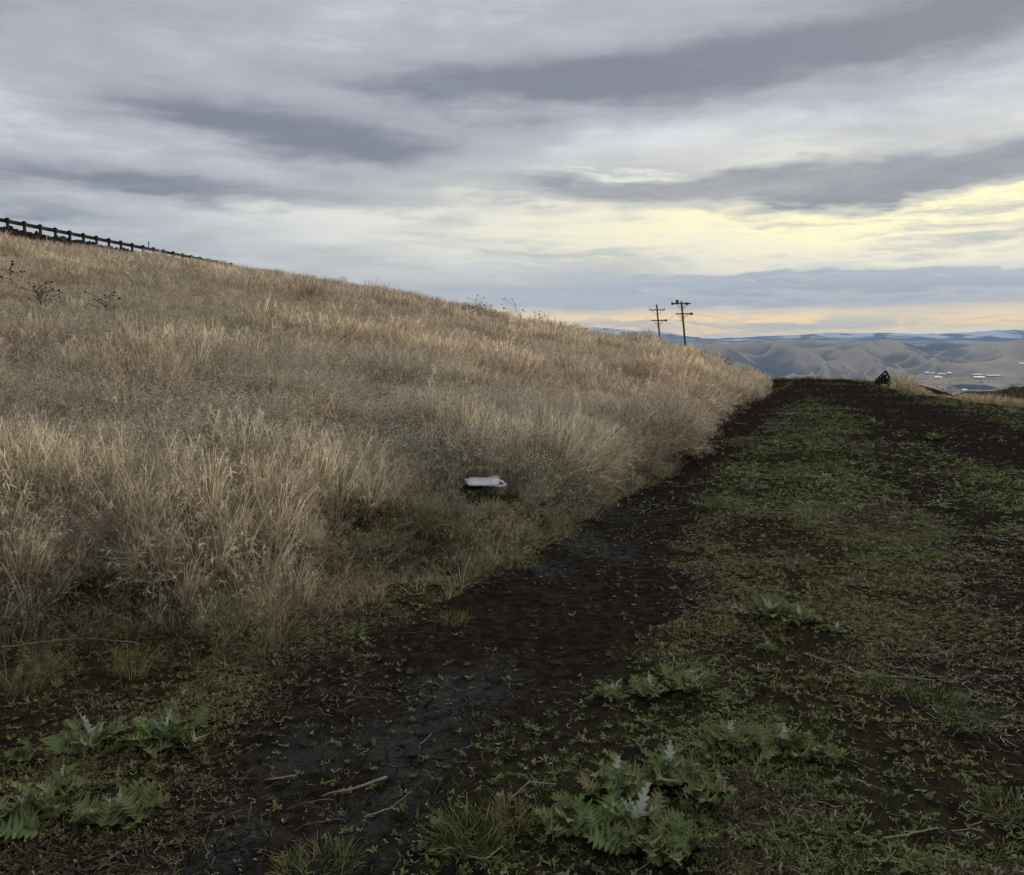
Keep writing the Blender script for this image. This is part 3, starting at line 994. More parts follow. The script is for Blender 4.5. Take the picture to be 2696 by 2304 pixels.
for t in (0.05, 0.9):
    p = dv * t
    plank(root, (p.x, p.y - 0.05, p.z - 1.5), (p.x, p.y - 0.05, p.z - 0.06), 0.10, 0.10, (0, 1, 0), M['grey_board'], 'post')
    plank(root, (p.x + .2, p.y + 0.95, p.z - 1.9), (p.x + .2, p.y + 0.95, p.z - 0.22), 0.10, 0.10, (0, 1, 0), M['grey_board'], 'post')

# ------------------------------------------------------------------ far buildings on the valley floor
def shed_far(px0, px1, py, hpx, depth_m, label):
    p = valley_pt((px0 + px1) / 2, py)
    Yd = p[1]
    w = (px1 - px0) * Yd / F_PX; h = hpx * Yd / F_PX
    root = empty('farm_building', (p[0], p[1], p[2] - 2))
    tag(root, label, 'building', 'pale buildings far down in the valley')
    MB().box((0, 0, h * 0.35 + 1), (w, depth_m, h * 0.7 + 2)).build('wall', M['white_wall'], root)
    e = depth_m / 2 + 1.5; z0 = h * 0.7 + 2.02; z1 = h + 4
    mb = MB()
    x = w / 2 + 1.5
    mb.v = [(-x, -e, z0), (x, -e, z0), (x, e, z0), (-x, e, z0), (-x, 0, z1), (x, 0, z1)]
    mb.f = [(0, 1, 5, 4), (2, 3, 4, 5), (1, 2, 5), (3, 0, 4), (3, 2, 1, 0)]
    mb.build('roof', M['white_roof'], root)


for a in ((924.5, 928.5, 373.4, 1.3, 60, 'small white building, leftmost of the pale sheds in the valley'),
          (931, 936, 373.9, 0.9, 60, 'white shed second from left in the valley row'),
          (938, 945, 374.2, 0.8, 60, 'long white shed at the right end of the left valley row'),
          (947, 950.5, 374.0, 0.9, 60, 'short white shed past the end of the left valley row'),
          (934, 941, 378.3, 1.2, 70, 'grey-white building just below the left valley row'),
          (971, 983, 374.9, 0.7, 70, 'thin long white roof, upper of the right valley pair'),
          (986, 1000, 375.8, 0.7, 70, 'thin white roof right of the upper long valley roof'),
          (973, 983.5, 378.0, 1.3, 80, 'brightest long white roof in the valley, right of the sheds'),
          (962, 966, 390.5, 1.2, 50, 'small pale building beside the river reach'),
          (1018, 1024, 364.0, 0.8, 60, 'white speck of a building high on the right valley slope')):
    shed_far(*a)

# ------------------------------------------------------------------ grass, weeds: scattered stuff
def blades(rng, n, spread, h, lean, width, segs=4, curl=0.5, heads=0, head_len=0.07, flat=0.0, pale_dots=0, dot=0.006, bias=(0, 0)):
    V, F, RN, PL = [], [], [], []

    def quadstrip(P, wd, side, rn, pl=0.0):
        k = len(V)
        for p, w_ in zip(P, wd):
            V.append(p - side * w_); V.append(p + side * w_); RN.extend((rn, rn)); PL.extend((pl, pl))
        for s in range(len(P) - 1):
            F.append((k + 2 * s, k + 2 * s + 1, k + 2 * s + 3, k + 2 * s + 2))
    for i in range(n):
        a = rng.uniform(0, 2 * math.pi); rad = spread * math.sqrt(rng.random())
        base = np.array([rad * math.cos(a), rad * math.sin(a), -0.02])
        dirn = a + rng.normal(0, 0.9)
        L = rng.uniform(*h)
        ln = abs(rng.normal(lean, lean * 0.5))
        if rng.random() < flat: ln = rng.uniform(1.0, 1.5)
        cu = rng.uniform(0.1, 1.0) * curl
        P = [base]
        th = ln * 0.35
        hz = np.array([math.cos(dirn) + bias[0], math.sin(dirn) + bias[1], 0]); hz = hz / max(np.linalg.norm(hz), 1e-6)
        for s in range(segs):
            th_s = th + (ln * 0.65 + cu) * ((s + 0.5) / segs)
            P.append(P[-1] + (hz * math.sin(th_s) + np.array([0, 0, math.cos(th_s)])) * L / segs)
        sa = rng.uniform(0, math.pi)
        side = np.array([math.cos(sa), math.sin(sa), 0])
        rn = rng.random()
        wd = [width * (0.65 + 0.95 * rn ** 3) * (1 - 0.6 * (s / segs)) for s in range(segs + 1)]
        quadstrip(P, wd, side, rn)
        if rng.random() < heads:
            for q in range(rng.integers(4, 9)):
                t0 = P[-1] + (P[-2] - P[-1]) * rng.uniform(0, 0.9)
                dd = np.array([rng.normal(0, 1), rng.normal(0, 1), rng.normal(0.0, 0.6)]); dd = dd / np.linalg.norm(dd) + hz * 0.5
                l2 = head_len * rng.uniform(0.4, 1.0)
                sd = np.array([dd[1], -dd[0], 0]) + 1e-6; sd = sd / np.linalg.norm(sd)
                quadstrip([t0, t0 + dd * l2 * 0.55, t0 + dd * l2 + np.array([0, 0, -0.25 * l2])], [width * 0.35, width * 0.9, width * 0.25], sd, min(1, rn + 0.15))
        for q in range(pale_dots if rng.random() < 0.7 else 0):
            t0 = P[-1 - rng.integers(0, min(2, segs))] + np.array([rng.normal(0, .03), rng.normal(0, .03), rng.normal(0, .02)])
            k = len(V); r_ = dot * rng.uniform(0.6, 1.2)
            for ox, oy, oz in ((1, 0, 0), (-1, 0, 0), (0, 1, 0), (0, -1, 0), (0, 0, .8), (0, 0, -.8)):
                V.append(t0 + np.array([ox, oy, oz]) * r_); RN.append(0.8); PL.append(1.0)
            for f in ((0, 2, 4), (2, 1, 4), (1, 3, 4), (3, 0, 4), (2, 0, 5), (1, 2, 5), (3, 1, 5), (0, 3, 5)):
                F.append(tuple(k + x for x in f))
    return V, F, RN, PL


def branchy(rng, n_main, h, width, dots, dot=0.006, spread=0.10, levels=3):
    """dead branching weed stems with pale seed dots"""
    V, F, RN, PL = [], [], [], []

    def seg(p, q, w0, w1, rn):
        d = q - p; s = np.array([d[1], -d[0], 0]) + rng.normal(0, 1, 3) * 1e-3; s[2] = 0; s /= (np.linalg.norm(s) + 1e-9)
        s2 = np.cross(d, s); s2 /= (np.linalg.norm(s2) + 1e-9)
        for ss in (s, s2):
            k = len(V)
            V.extend([p - ss * w0, p + ss * w0, q + ss * w1, q - ss * w1]); RN.extend([rn] * 4); PL.extend([0.0] * 4)
            F.append((k, k + 1, k + 2, k + 3))

    def dotat(t0):
        k = len(V); r_ = dot * rng.uniform(0.6, 1.3)
        for ox, oy, oz in ((1, 0, 0), (-1, 0, 0), (0, 1, 0), (0, -1, 0), (0, 0, .8), (0, 0, -.8)):
            V.append(t0 + np.array([ox, oy, oz]) * r_); RN.append(0.8); PL.append(1.0)
        for f in ((0, 2, 4), (2, 1, 4), (1, 3, 4), (3, 0, 4), (2, 0, 5), (1, 2, 5), (3, 1, 5), (0, 3, 5)):
            F.append(tuple(k + x for x in f))

    def grow(p, d, L, w, lev):
        rn = rng.random()
        k = 3
        for s in range(k):
            d = d + rng.normal(0, 0.16, 3); d[2] = max(d[2], -0.1); d /= np.linalg.norm(d)
            q = p + d * L / k
            seg(p, q, w, w * 0.8, rn); w *= 0.8
            if lev < levels and (s > 0 or lev > 0):
                for _ in range(rng.integers(1, 4 if lev else 3)):
                    d2 = d + rng.normal(0, 0.62, 3); d2[2] = abs(d2[2]) * 0.8 + 0.15; d2 /= np.linalg.norm(d2)
                    grow(q, d2, L * rng.uniform(0.35, 0.6), w * 0.7, lev + 1)
            p = q
        if rng.random() < dots: dotat(p)
    for i in range(n_main):
        a = rng.uniform(0, 2 * math.pi); rad = spread * rng.random()
        d = np.array([math.cos(a) * 0.35, math.sin(a) * 0.35, 1.0])
        grow(np.array([rad * math.cos(a), rad * math.sin(a), -0.02]), d / np.linalg.norm(d), rng.uniform(*h), width, 0)
    return V, F, RN, PL


def rosette(rng, n, L, W_, up, pale=0.0, curlz=0.5):
    V, F, RN, PL = [], [], [], []
    for i in range(n):
        a = rng.uniform(0, 2 * math.pi); u = rng.uniform(*up); l = rng.uniform(*L); w = l * W_ * rng.uniform(0.7, 1.2)
        d = np.array([math.cos(a), math.sin(a), 0.0]); s = np.array([-math.sin(a), math.cos(a), 0.0]); z = np.array([0, 0, 1.0])
        k = len(V); rn = rng.random(); pl = 1.0 * (rng.random() < pale)
        o = np.array([rng.normal(0, l * .25), rng.normal(0, l * .25), 0.0])
        for (t, wt, lift) in ((0.0, 0.15, 0), (0.4, 0.9, 1), (0.75, 0.8, 1.1), (1.0, 0.05, 1.1 - curlz)):
            c_ = o + d * l * t * math.cos(u) + z * l * t * math.sin(u) * lift
            V.extend([c_ + s * w * wt + z * w * 0.35 * wt, c_, c_ - s * w * wt + z * w * 0.35 * wt]); RN.extend([rn] * 3); PL.extend([pl] * 3)
        for q in range(3):
            for e in range(2):
                F.append((k + 3 * q + e, k + 3 * q + e + 1, k + 3 * q + e + 4, k + 3 * q + e + 3))
    return V, F, RN, PL


def litter(rng, n, L, w):
    V, F, RN, PL = [], [], [], []
    for i in range(n):
        a = rng.uniform(0, 2 * math.pi); l = rng.uniform(*L)
        p = np.array([rng.normal(0, .06), rng.normal(0, .06), rng.uniform(.004, .02)])
        k = len(V); rn = rng.random()
        for s in range(4):
            sd = np.array([-math.sin(a), math.cos(a), 0.25])
            V.extend([p - sd * w, p + sd * w]); RN.extend([rn] * 2); PL.extend([0.0] * 2)
            p = p + np.array([math.cos(a), math.sin(a), rng.normal(0, .12)]) * l / 3; a += rng.normal(0, .25)
            p[2] = max(p[2], .003)
        for s in range(3):
            F.append((k + 2 * s, k + 2 * s + 1, k + 2 * s + 3, k + 2 * s + 2))
    return V, F, RN, PL


def protos(name, specs, mat):
    """an unlinked collection of tuft shapes for the scatter"""
    c = bpy.data.collections.new(name)
    for k, (V, F, RN, PL) in enumerate(specs):
        me = pymesh(f'{name}_{k:02d}', V, F, mat, False, {'rnd': RN, 'pale': PL})
        c.objects.link(bpy.data.objects.new(f'{name}_{k:02d}', me))
    return c


def scatter(name, label, cat, coll, P, rot, scl, idx, tint):
    me = bpy.data.meshes.new(name)
    n = len(P)
    me.vertices.add(n)
    me.vertices.foreach_set('co', np.asarray(P, np.float32).ravel())
    for k, v, t in (('rot', rot, 'FLOAT_VECTOR'), ('scl', scl, 'FLOAT_VECTOR'), ('tint', tint, 'FLOAT_VECTOR')):
        a = me.attributes.new(k, t, 'POINT'); a.data.foreach_set('vector', np.asarray(v, np.float32).ravel())
    a = me.attributes.new('pick', 'INT', 'POINT'); a.data.foreach_set('value', np.asarray(idx, np.int32))
    ng = bpy.data.node_groups.new('scatter_' + name, 'GeometryNodeTree')
    ng.interface.new_socket('Geometry', in_out='INPUT', socket_type='NodeSocketGeometry')
    ng.interface.new_socket('Geometry', in_out='OUTPUT', socket_type='NodeSocketGeometry')
    gi = ng.nodes.new('NodeGroupInput'); go = ng.nodes.new('NodeGroupOutput')
    iop = ng.nodes.new('GeometryNodeInstanceOnPoints')
    ci = ng.nodes.new('GeometryNodeCollectionInfo')
    ci.inputs['Collection'].default_value = coll
    ci.inputs['Separate Children'].default_value = True
    ci.inputs['Reset Children'].default_value = True

    def na(nm, typ):
        q = ng.nodes.new('GeometryNodeInputNamedAttribute'); q.data_type = typ; q.inputs['Name'].default_value = nm
        return q.outputs[0]
    ng.links.new(gi.outputs[0], iop.inputs['Points'])
    ng.links.new(ci.outputs[0], iop.inputs['Instance'])
    iop.inputs['Pick Instance'].default_value = True
    ng.links.new(na('pick', 'INT'), iop.inputs['Instance Index'])
    ng.links.new(na('rot', 'FLOAT_VECTOR'), iop.inputs['Rotation'])
    ng.links.new(na('scl', 'FLOAT_VECTOR'), iop.inputs['Scale'])
    ng.links.new(iop.outputs[0], go.inputs[0])
    o = link(name, me)
    md = o.modifiers.new('scatter', 'NODES'); md.node_group = ng
    tag(o, label, cat, None, 'stuff')
    return o


def sample_polar(rng, n, a0, a1, r0, r1, power):
    """points with density ~ r**-power per unit area"""
    u = rng.random(n); e = 2 - power
    if abs(e) < 1e-6: r = r0 * (r1 / r0) ** u
    else: r = (r0 ** e + u * (r1 ** e - r0 ** e)) ** (1 / e)
    a = np.radians(rng.uniform(a0, a1, n))
    return r * np.sin(a), r * np.cos(a)


def rot_scl(rng, n, tilt, s0, s1, zvar=0.2):
    rot = np.stack([rng.normal(0, tilt, n), rng.normal(0, tilt, n), rng.uniform(0, 2 * math.pi, n)], 1)
    s = rng.uniform(s0, s1, n)
    scl = np.stack([s, s, s * (1 + rng.uniform(-zvar, zvar, n))], 1)
    return rot, scl


STRAW = np.array([0.66, 0.55, 0.385]); CHEAT = np.array([0.55, 0.445, 0.325]); GREYG = np.array([0.53, 0.46, 0.325]); RUST = np.array([0.44, 0.31, 0.20]); OLIVE = np.array([0.20, 0.18, 0.085])


def slope_rot(x, y, rot):
    sx = (H(x + .35, y, False) - H(x - .35, y, False)) / .7; sy = (H(x, y + .35, False) - H(x, y - .35, False)) / .7
    wx, wy = np.arctan(sy), -np.arctan(sx)
    c_, s_ = np.cos(rot[:, 2]), np.sin(rot[:, 2])
    rot = rot.copy()
    rot[:, 0] += np.clip(c_ * wx + s_ * wy, -.6, .6); rot[:, 1] += np.clip(-s_ * wx + c_ * wy, -.6, .6)
    return rot


def hill_tint(rng, x, y, d_in):
    n1 = fbm(x / 7, y / 9, 401, 3); n2 = fbm(x / 2.2, y / 2.6, 402, 3); n3 = fbm(x / 3.5, y / 4.5, 403, 3)
    t = np.tile(CHEAT, (len(x), 1))
    w = sst(n1 + 0.4 * n2, -0.05, 0.35)[:, None]; t = t * (1 - w) + GREYG * w
    w = (sst(n2, 0.12, 0.4) * 0.9)[:, None]; t = t * (1 - w) + STRAW * w
    w = (sst(n3, 0.25, 0.5) * 0.6)[:, None]; t = t * (1 - w) + RUST * w
    w = ((1 - sst(d_in + 0.7 * n2, -0.1, 0.7)) * 0.45)[:, None]; t = t * (1 - w) + OLIVE * w
    w = (0.25 * (1 - sst(np.hypot(x, y), 8, 16)))[:, None]; t = t * (1 - w) + GREYG * 0.86 * w
    t = t * rng.uniform(0.66, 1.30, (len(x), 1))
    return t, n1, n2, n3


rg = np.random.default_rng(5)
near_specs = [blades(rg, 62, 0.13, (0.26, 0.54), 0.45, 0.0023, 5, 0.9, 0.55, 0.05) for _ in range(4)] + \
             [branchy(rg, 4, (0.26, 0.42), 0.0030, 0.55, 0.0068, .1, 2) for _ in range(4)] + \
             [blades(rg, 60, 0.07, (0.30, 0.62), 0.28, 0.0023, 5, 0.6, 0.4, 0.06) for _ in range(2)] + \
             [blades(rg, 55, 0.16, (0.20, 0.50), 0.9, 0.0022, 5, 0.9, 0.2, 0.04, 0.5) for _ in range(3)]
mid_specs = [blades(rg, 190, 0.34, (0.20, 0.48), 0.45, 0.0036, 4, 0.9, 0.5, 0.06) for _ in range(5)] + \
            [branchy(rg, 12, (0.26, 0.40), 0.0042, 0.35, 0.0075, .34, 2) for _ in range(4)] + \
            [blades(rg, 170, 0.26, (0.28, 0.60), 0.28, 0.0036, 4, 0.6, 0.5, 0.07) for _ in range(3)] + \
            [blades(rg, 160, 0.36, (0.2, 0.45), 0.9, 0.0034, 4, 0.9, 0.2, 0.05, 0.5) for _ in range(3)]
far_specs = [blades(rg, 260, 0.70, (0.22, 0.50), 0.40, 0.0075, 3, 0.8, 0.35, 0.08) for _ in range(6)] + \
            [blades(rg, 230, 0.60, (0.30, 0.62), 0.28, 0.0075, 3, 0.6, 0.4, 0.09) for _ in range(4)] + \
            [branchy(rg, 12, (0.26, 0.40), 0.0065, 0.25, 0.011, .7) for _ in range(3)]
edge_specs = [blades(rg, 45, 0.20, (0.24, 0.55), 0.35, 0.0070, 3, 0.7, 0.4, 0.08) for _ in range(4)]
C_edge = protos('edge_tuft', edge_specs, M['grass'])
C_near = protos('near_tuft', near_specs, M['grass']); C_mid = protos('mid_tuft', mid_specs, M['grass']); C_far = protos('far_tuft', far_specs, M['grass'])


def hill_scatter(name, label, coll, n, r0, r1, power, kinds, smin, smax, seed, az0=-52, az1=19):
    rng = np.random.default_rng(seed)
    x, y = sample_polar(rng, n, az0, az1, r0, r1, power)
    wild, bare, emb, d_in = masks(x, y)
    az = np.degrees(np.arctan2(x, y)); r = np.hypot(x, y)
    rr = np.interp(az, sil_az, sil_r)
    gaps = 0.45 + 0.55 * sst(fbm(x / 0.75, y / 0.95, 811, 3) + 0.25 * fbm(x / 3, y / 3, 812, 2), -0.22, 0.12)
    keep = (rng.random(n) < wild * (1 - emb) * gaps) & (r < rr + 6) & (az < 16.9)
    x, y, d_in = x[keep], y[keep], d_in[keep]; r = r[keep]
    n = len(x)
    z = H(x, y)
    tint, n1, n2, n3 = hill_tint(rng, x, y, d_in)
    rot, scl = rot_scl(rng, n, 0.10, smin, smax)
    hgt = 0.42 + 0.58 * sst(d_in + 0.5 * n3, -0.2, 0.9)
    hgt = hgt * (1 + 0.28 * n2 + 0.35 * fbm(x / 0.9, y / 0.9, 77, 2))
    rot[:, 0] += 0.45 * fbm(x / 1.3, y / 1.6, 821, 2); rot[:, 1] += 0.45 * fbm(x / 1.3, y / 1.6, 822, 2)
    hgt = hgt * (1 - 0.55 * sst(np.degrees(np.arctan2(x, y)), 13.0, 16.6))
    for (qx, qy, ax, ay, f) in CLEAR:
        hgt = hgt * (1 - (1 - f) * np.exp(-(((x - qx) / ax) ** 2 + ((y - qy) / ay) ** 2) ** 2))
    scl *= hgt[:, None]
    rot = slope_rot(x, y, rot)
    kA, kB, kC, kD = kinds
    u = rng.random(n)
    pw = 0.40 * sst(n1 + 0.3 * n3, -0.1, 0.3) + 0.14
    idx = rng.integers(kA[0], kA[1], n)
    idx = np.where(u < pw, rng.integers(kB[0], kB[1], n), idx)
    u = rng.random(n)
    idx = np.where((n2 > 0.1) & (u < 0.6), rng.integers(kC[0], kC[1], n), idx)
    idx = np.where((u > 0.84) | ((d_in < 1.0) & (u > 0.35)), rng.integers(kD[0], kD[1], n), idx)
    tint = np.where(((idx >= kB[0]) & (idx < kB[1]))[:, None], tint * 0.45 + GREYG * 0.55, tint)
    scatter(name, label, 'grass', coll, np.stack([x, y, z], 1), rot, scl, idx, tint)
    return n


hill_scatter('near_dry_grass', 'tangled dry brown grass and seed-dotted weeds at the foot of the hill', C_near, 20000, 4.2, 14, 1.0, ((0, 4), (4, 8), (8, 10), (10, 13)), 0.8, 1.15, 21)
hill_scatter('middle_dry_grass', 'dense dry brown grass halfway up the slope', C_mid, 10500, 12, 36, 1.0, ((0, 5), (5, 9), (9, 12), (12, 15)), 0.85, 1.2, 22)
hill_scatter('far_dry_grass', 'dry straw-coloured grass on the upper slope and ridge', C_far, 8800, 31, 115, 0.9, ((0, 6), (10, 13), (6, 10), (0, 6)), 0.85, 1.25, 23)

# straw grass on the slope just over the right edge, and brush on the right knoll
rng = np.random.default_rng(31)
n = 9000
x, y = sample_polar(rng, n, 21.5, 36, 15, 62, 1.0)
az = np.degrees(np.arctan2(x, y)); r = np.hypot(x, y); re = np.interp(az, edge_az, edge_r)
keep = (r > re + np.interp(az, [23.8, 25.2, 26.2, 40], [0.3, 0.5, 1.5, 1.2]) + 0.5 * fbm(x / 1.2, y / 1.2, 3, 2)) & (az > 24.35)
x, y, r, re = x[keep], y[keep], r[keep], re[keep]; n = len(x)
rot, scl = rot_scl(rng, n, 0.12, 0.75, 1.25)
big = np.exp(-((np.degrees(np.arctan2(x, y)) - 24.75) / 0.42) ** 2)
azd = np.degrees(np.arctan2(x, y))
scl *= (0.50 + 0.50 * big - 0.30 * np.exp(-((azd - 27.0) / 0.9) ** 4))[:, None]
tint = (np.array([0.44, 0.36, 0.225]) * rng.uniform(0.8, 1.15, (n, 1)))
scatter('edge_straw_grass', 'pale straw grass along the drop beyond the right edge of the track', 'grass', C_edge, np.stack([x, y, H(x, y)], 1), rot, scl, rng.integers(0, 4, n), tint)

# low matted grass along the foot of the bank, and ragged tufts on the far crest
rng = np.random.default_rng(33)
n = 30000
x, y = sample_polar(rng, n, -50, 17, 3.6, 34, 1.0)
_, bare, _, d_in = masks(x, y)
edge_n = 0.45 * fbm(x / 0.7, y / 0.7, 831, 3)
jd = np.hypot(x - _j[0], (y - _j[1] + 0.15) * 1.2)
keep = (d_in > -0.75 + edge_n) & (d_in < 1.2) & (rng.random(n) < 0.9 * (0.25 + 0.75 * sst(d_in + edge_n, -0.7, 0.1))) & (jd > 0.38)
x, y, d_in = x[keep], y[keep], d_in[keep]; n = len(x)
rot, scl = rot_scl(rng, n, 0.25, 0.22, 0.46)
w = np.clip(0.5 + 0.9 * fbm(x / 0.8, y / 0.8, 832, 3) - 0.35 * sst(d_in, -0.2, 0.6), 0, 1)[:, None]
tint = (np.array([0.45, 0.37, 0.24]) * (1 - w) + np.array([0.16, 0.165, 0.06]) * w) * rng.uniform(0.6, 1.2, (n, 1))
scatter('bank_grass', 'short matted dry and green grass along the foot of the bank', 'grass', C_near, np.stack([x, y, H(x, y)], 1), slope_rot(x, y, rot), scl, np.where(rng.random(n) < .6, rng.integers(10, 13, n), rng.integers(0, 4, n)), tint)
n = 2600
x, y = sample_polar(rng, n, 15.8, 31, 16, 42, 0)
az = np.degrees(np.arctan2(x, y)); r = np.hypot(x, y); re = np.interp(az, edge_az, edge_r)
keep = (np.abs(r - re + 0.4) < 1.1) & (fbm(x / 0.9, y / 0.9, 841, 2) > -0.12)
x, y = x[keep], y[keep]; n = len(x)
rot, scl = rot_scl(rng, n, 0.2, 0.12, 0.34)
tint = (np.array([0.30, 0.25, 0.14]) + (np.array([0.12, 0.14, 0.045]) - np.array([0.30, 0.25, 0.14])) * rng.random((n, 1))) * rng.uniform(.6, 1.1, (n, 1))
scatter('crest_grass', 'ragged low tufts along the far lip of the track', 'grass', C_edge, np.stack([x, y, H(x, y)], 1), rot, scl, rng.integers(0, 4, n), tint)

# low weeds, litter and clods on the track
weed_specs = [rosette(rg, 8, (.018, .034), .17, (.15, .9), .05) for _ in range(3)] + [rosette(rg, 9, (.014, .026), .20, (.1, .7), .04) for _ in range(3)] + \
             [rosette(rg, 6, (.022, .042), .16, (.3, 1.0), .3) for _ in range(2)] + \
             [blades(rg, 16, .03, (.03, .075), .8, .0016, 3, .9) for _ in range(3)] + [litter(rg, 5, (.03, .10), .0013) for _ in range(3)] + \
             [rosette(rg, 5, (.012, .026), .22, (0, .6), .5) for _ in range(2)]
C_weed = protos('ground_weed', weed_specs, M['leaf'])


def weed_scatter(name, label, n, r0, r1, power, s0, s1, seed, az0=-48, az1=46):
    rng = np.random.default_rng(seed)
    x, y = sample_polar(rng, n, az0, az1, r0, r1, power)
    wild, bare, emb, d_in = masks(x, y)
    az = np.degrees(np.arctan2(x, y)); r = np.hypot(x, y); re = np.interp(az, edge_az, edge_r)
    n1 = fbm(x / 1.1, y / 1.3, 501, 4); n2 = fbm(x / 0.35, y / 0.35, 502, 3); n3 = fbm(x / 2.3, y / 3.1, 503, 3)
    dens = 0.14 + 0.76 * sst(n1 + 0.5 * n2 + 0.25 * sst(x, 0.5, 3.0) * sst(r, 3, 6), -0.20, 0.22)
    dens = dens * (1 - 0.93 * bare)
    dens = dens * np.where(d_in > 0.9, 0.15, 1.0) * (r < re + 0.6)
    keep = rng.random(n) < dens
    x, y, r, n1, n2, n3, bare, d_in = [q[keep] for q in (x, y, r, n1, n2, n3, bare, d_in)]
    n = len(x)
    green = np.array([0.135, 0.178, 0.046]); olive = np.array([0.180, 0.165, 0.058]); dead = np.array([0.090, 0.060, 0.032]); palec = np.array([0.34, 0.32, 0.21])
    w = sst(n3 + 0.30 * sst(x, 0.5, 3.0) - 0.1, -0.2, 0.2)[:, None]
    t = olive * (1 - w) + green * w
    w = sst(n2 + 0.5 * n1 + 0.6 * rng.normal(0, .3, n) + 0.30 * sst(-x, 0.3, 1.5), 0.22, 0.5)[:, None]; t = t * (1 - w) + dead * w
    t = t * rng.uniform(0.65, 1.35, (n, 1))
    u = rng.random(n)
    idx = np.where(u < 0.27, rng.integers(0, 3, n), np.where(u < 0.56, rng.integers(3, 6, n), np.where(u < 0.61, rng.integers(6, 8, n), np.where(u < 0.82, rng.integers(8, 11, n), np.where(u < .86, rng.integers(11, 14, n), rng.integers(14, 16, n))))))
    idx = np.where((bare > 0.5) & (u > 0.35) & (u < .62), rng.integers(11, 16, n), idx)
    lit = (idx >= 11) & (idx < 14)
    t = np.where(lit[:, None], np.array([0.15, 0.115, 0.07]) * rng.uniform(.4, 1.3, (n, 1)), t)
    t = np.where(((u > 0.955) & ~lit)[:, None], palec, t)
    rot, scl = rot_scl(rng, n, 0.12, s0, s1, .3)
    scatter(name, label, 'weeds', C_weed, np.stack([x, y, H(x, y) + 0.002], 1), rot, scl, idx, t)


weed_scatter('near_ground_weeds', 'low green and brown weeds and litter on the near track', 270000, 1.4, 9.0, 1.0, .45, 1.05, 51, -65, 72)
weed_scatter('far_ground_weeds', 'low olive weeds covering the strip between the far ruts', 125000, 8.0, 40.0, 1.2, 1.0, 2.0, 52)

rng = np.random.default_rng(61)
cl = []
for k in range(4):
    mb = MB().ico((0, 0, 0), 1, .8, .55, rng, .28, 1); cl.append((mb.v, mb.f, [rng.random()] * len(mb.v), [0.0] * len(mb.v)))
C_clod = protos('clod', cl, M['clod'])
n = 30000
x, y = sample_polar(rng, n, -36, 36, 2.0, 30, 1.3)
wild, bare, emb, d_in = masks(x, y)
keep = (rng.random(n) < 0.25 + 0.75 * bare) & (d_in < 0.35)
x, y = x[keep], y[keep]; n = len(x)
rot, scl = rot_scl(rng, n, .5, .25, 1.0)
scl = scl * (0.004 + 0.016 * rng.random(n) ** 5)[:, None] * (1 + 0.05 * np.hypot(x, y))[:, None]
scatter('soil_clods', 'small dark clods and pebbles on the bare mud', 'clods', C_clod, np.stack([x, y, H(x, y)], 1), rot, scl, rng.integers(0, 4, n), np.ones((n, 3)))

C_rock = protos('rubble', cl, M['rock'])
n = 2600
x, y = sample_polar(rng, n, -38, -19, 60, 104, 0)
wild, bare, emb, d_in = masks(x, y)
az = np.degrees(np.arctan2(x, y))
keep = emb > 0.4
x, y = x[keep], y[keep]; n = len(x)
rot, scl = rot_scl(rng, n, .6, .10, .38)
scatter('embankment_rubble', 'dark basalt rubble on the embankment below the guardrail', 'rubble', C_rock, np.stack([x, y, H(x, y)], 1), rot, scl, rng.integers(0, 4, n), np.ones((n, 3)))

# ------------------------------------------------------------------ thistles
def thistle_leaf(rng, L, W_, lobes, arch, wav):
    V, F, RN, PL = [], [], [], []
    n = lobes * 2 + 1
    for i in range(n + 1):
        t = i / n
        env = W_ * (0.35 + 1.0 * math.sin(math.pi * min(t * 0.85 + 0.12, 1.0))) * (1 - t ** 4)
        tip = (i % 2 == 1)
        w = env * (1.1 if tip else 0.42) * rng.uniform(0.85, 1.15)
        fw = L * 0.055 if tip else 0
        z = arch * L * (t - 0.9 * t * t * 1.15)
        x = L * t * (1 - 0.12 * t)
        for s in (-1, 0, 1):
            if s == 0: V.append((x, 0, z - 0.012 * L)); PL.append(0.30 * (1 - t * .5))
            else: V.append((x + fw, s * w, z + (0.45 if tip else 0.1) * w + wav * w * rng.uniform(-1, 1))); PL.append(0.16 if tip else 0.0)
            RN.append(rng.uniform(.2, .9))
    for i in range(n):
        k = 3 * i
        for e in (0, 1):
            F.append((k + e, k + e + 1, k + e + 4, k + e + 3))
    return V, F, RN, PL


rt = np.random.default_rng(91)
LEAF = []
for q in range(5):
    V, F, RN, PL = thistle_leaf(rt, 1.0, rt.uniform(.15, .21), int(rt.integers(6, 9)), rt.uniform(.25, .50), .6)
    LEAF.append(pymesh('leaf', V, F, M['thistle'], True, {'rnd': RN, 'pale': PL}))
YOUNG = []
for q in range(3):
    V, F, RN, PL = thistle_leaf(rt, 1.0, rt.uniform(.10, .14), 7, .15, .5)
    YOUNG.append(pymesh('young_leaf', V, F, M['thistle_young'], True, {'rnd': RN, 'pale': PL}))


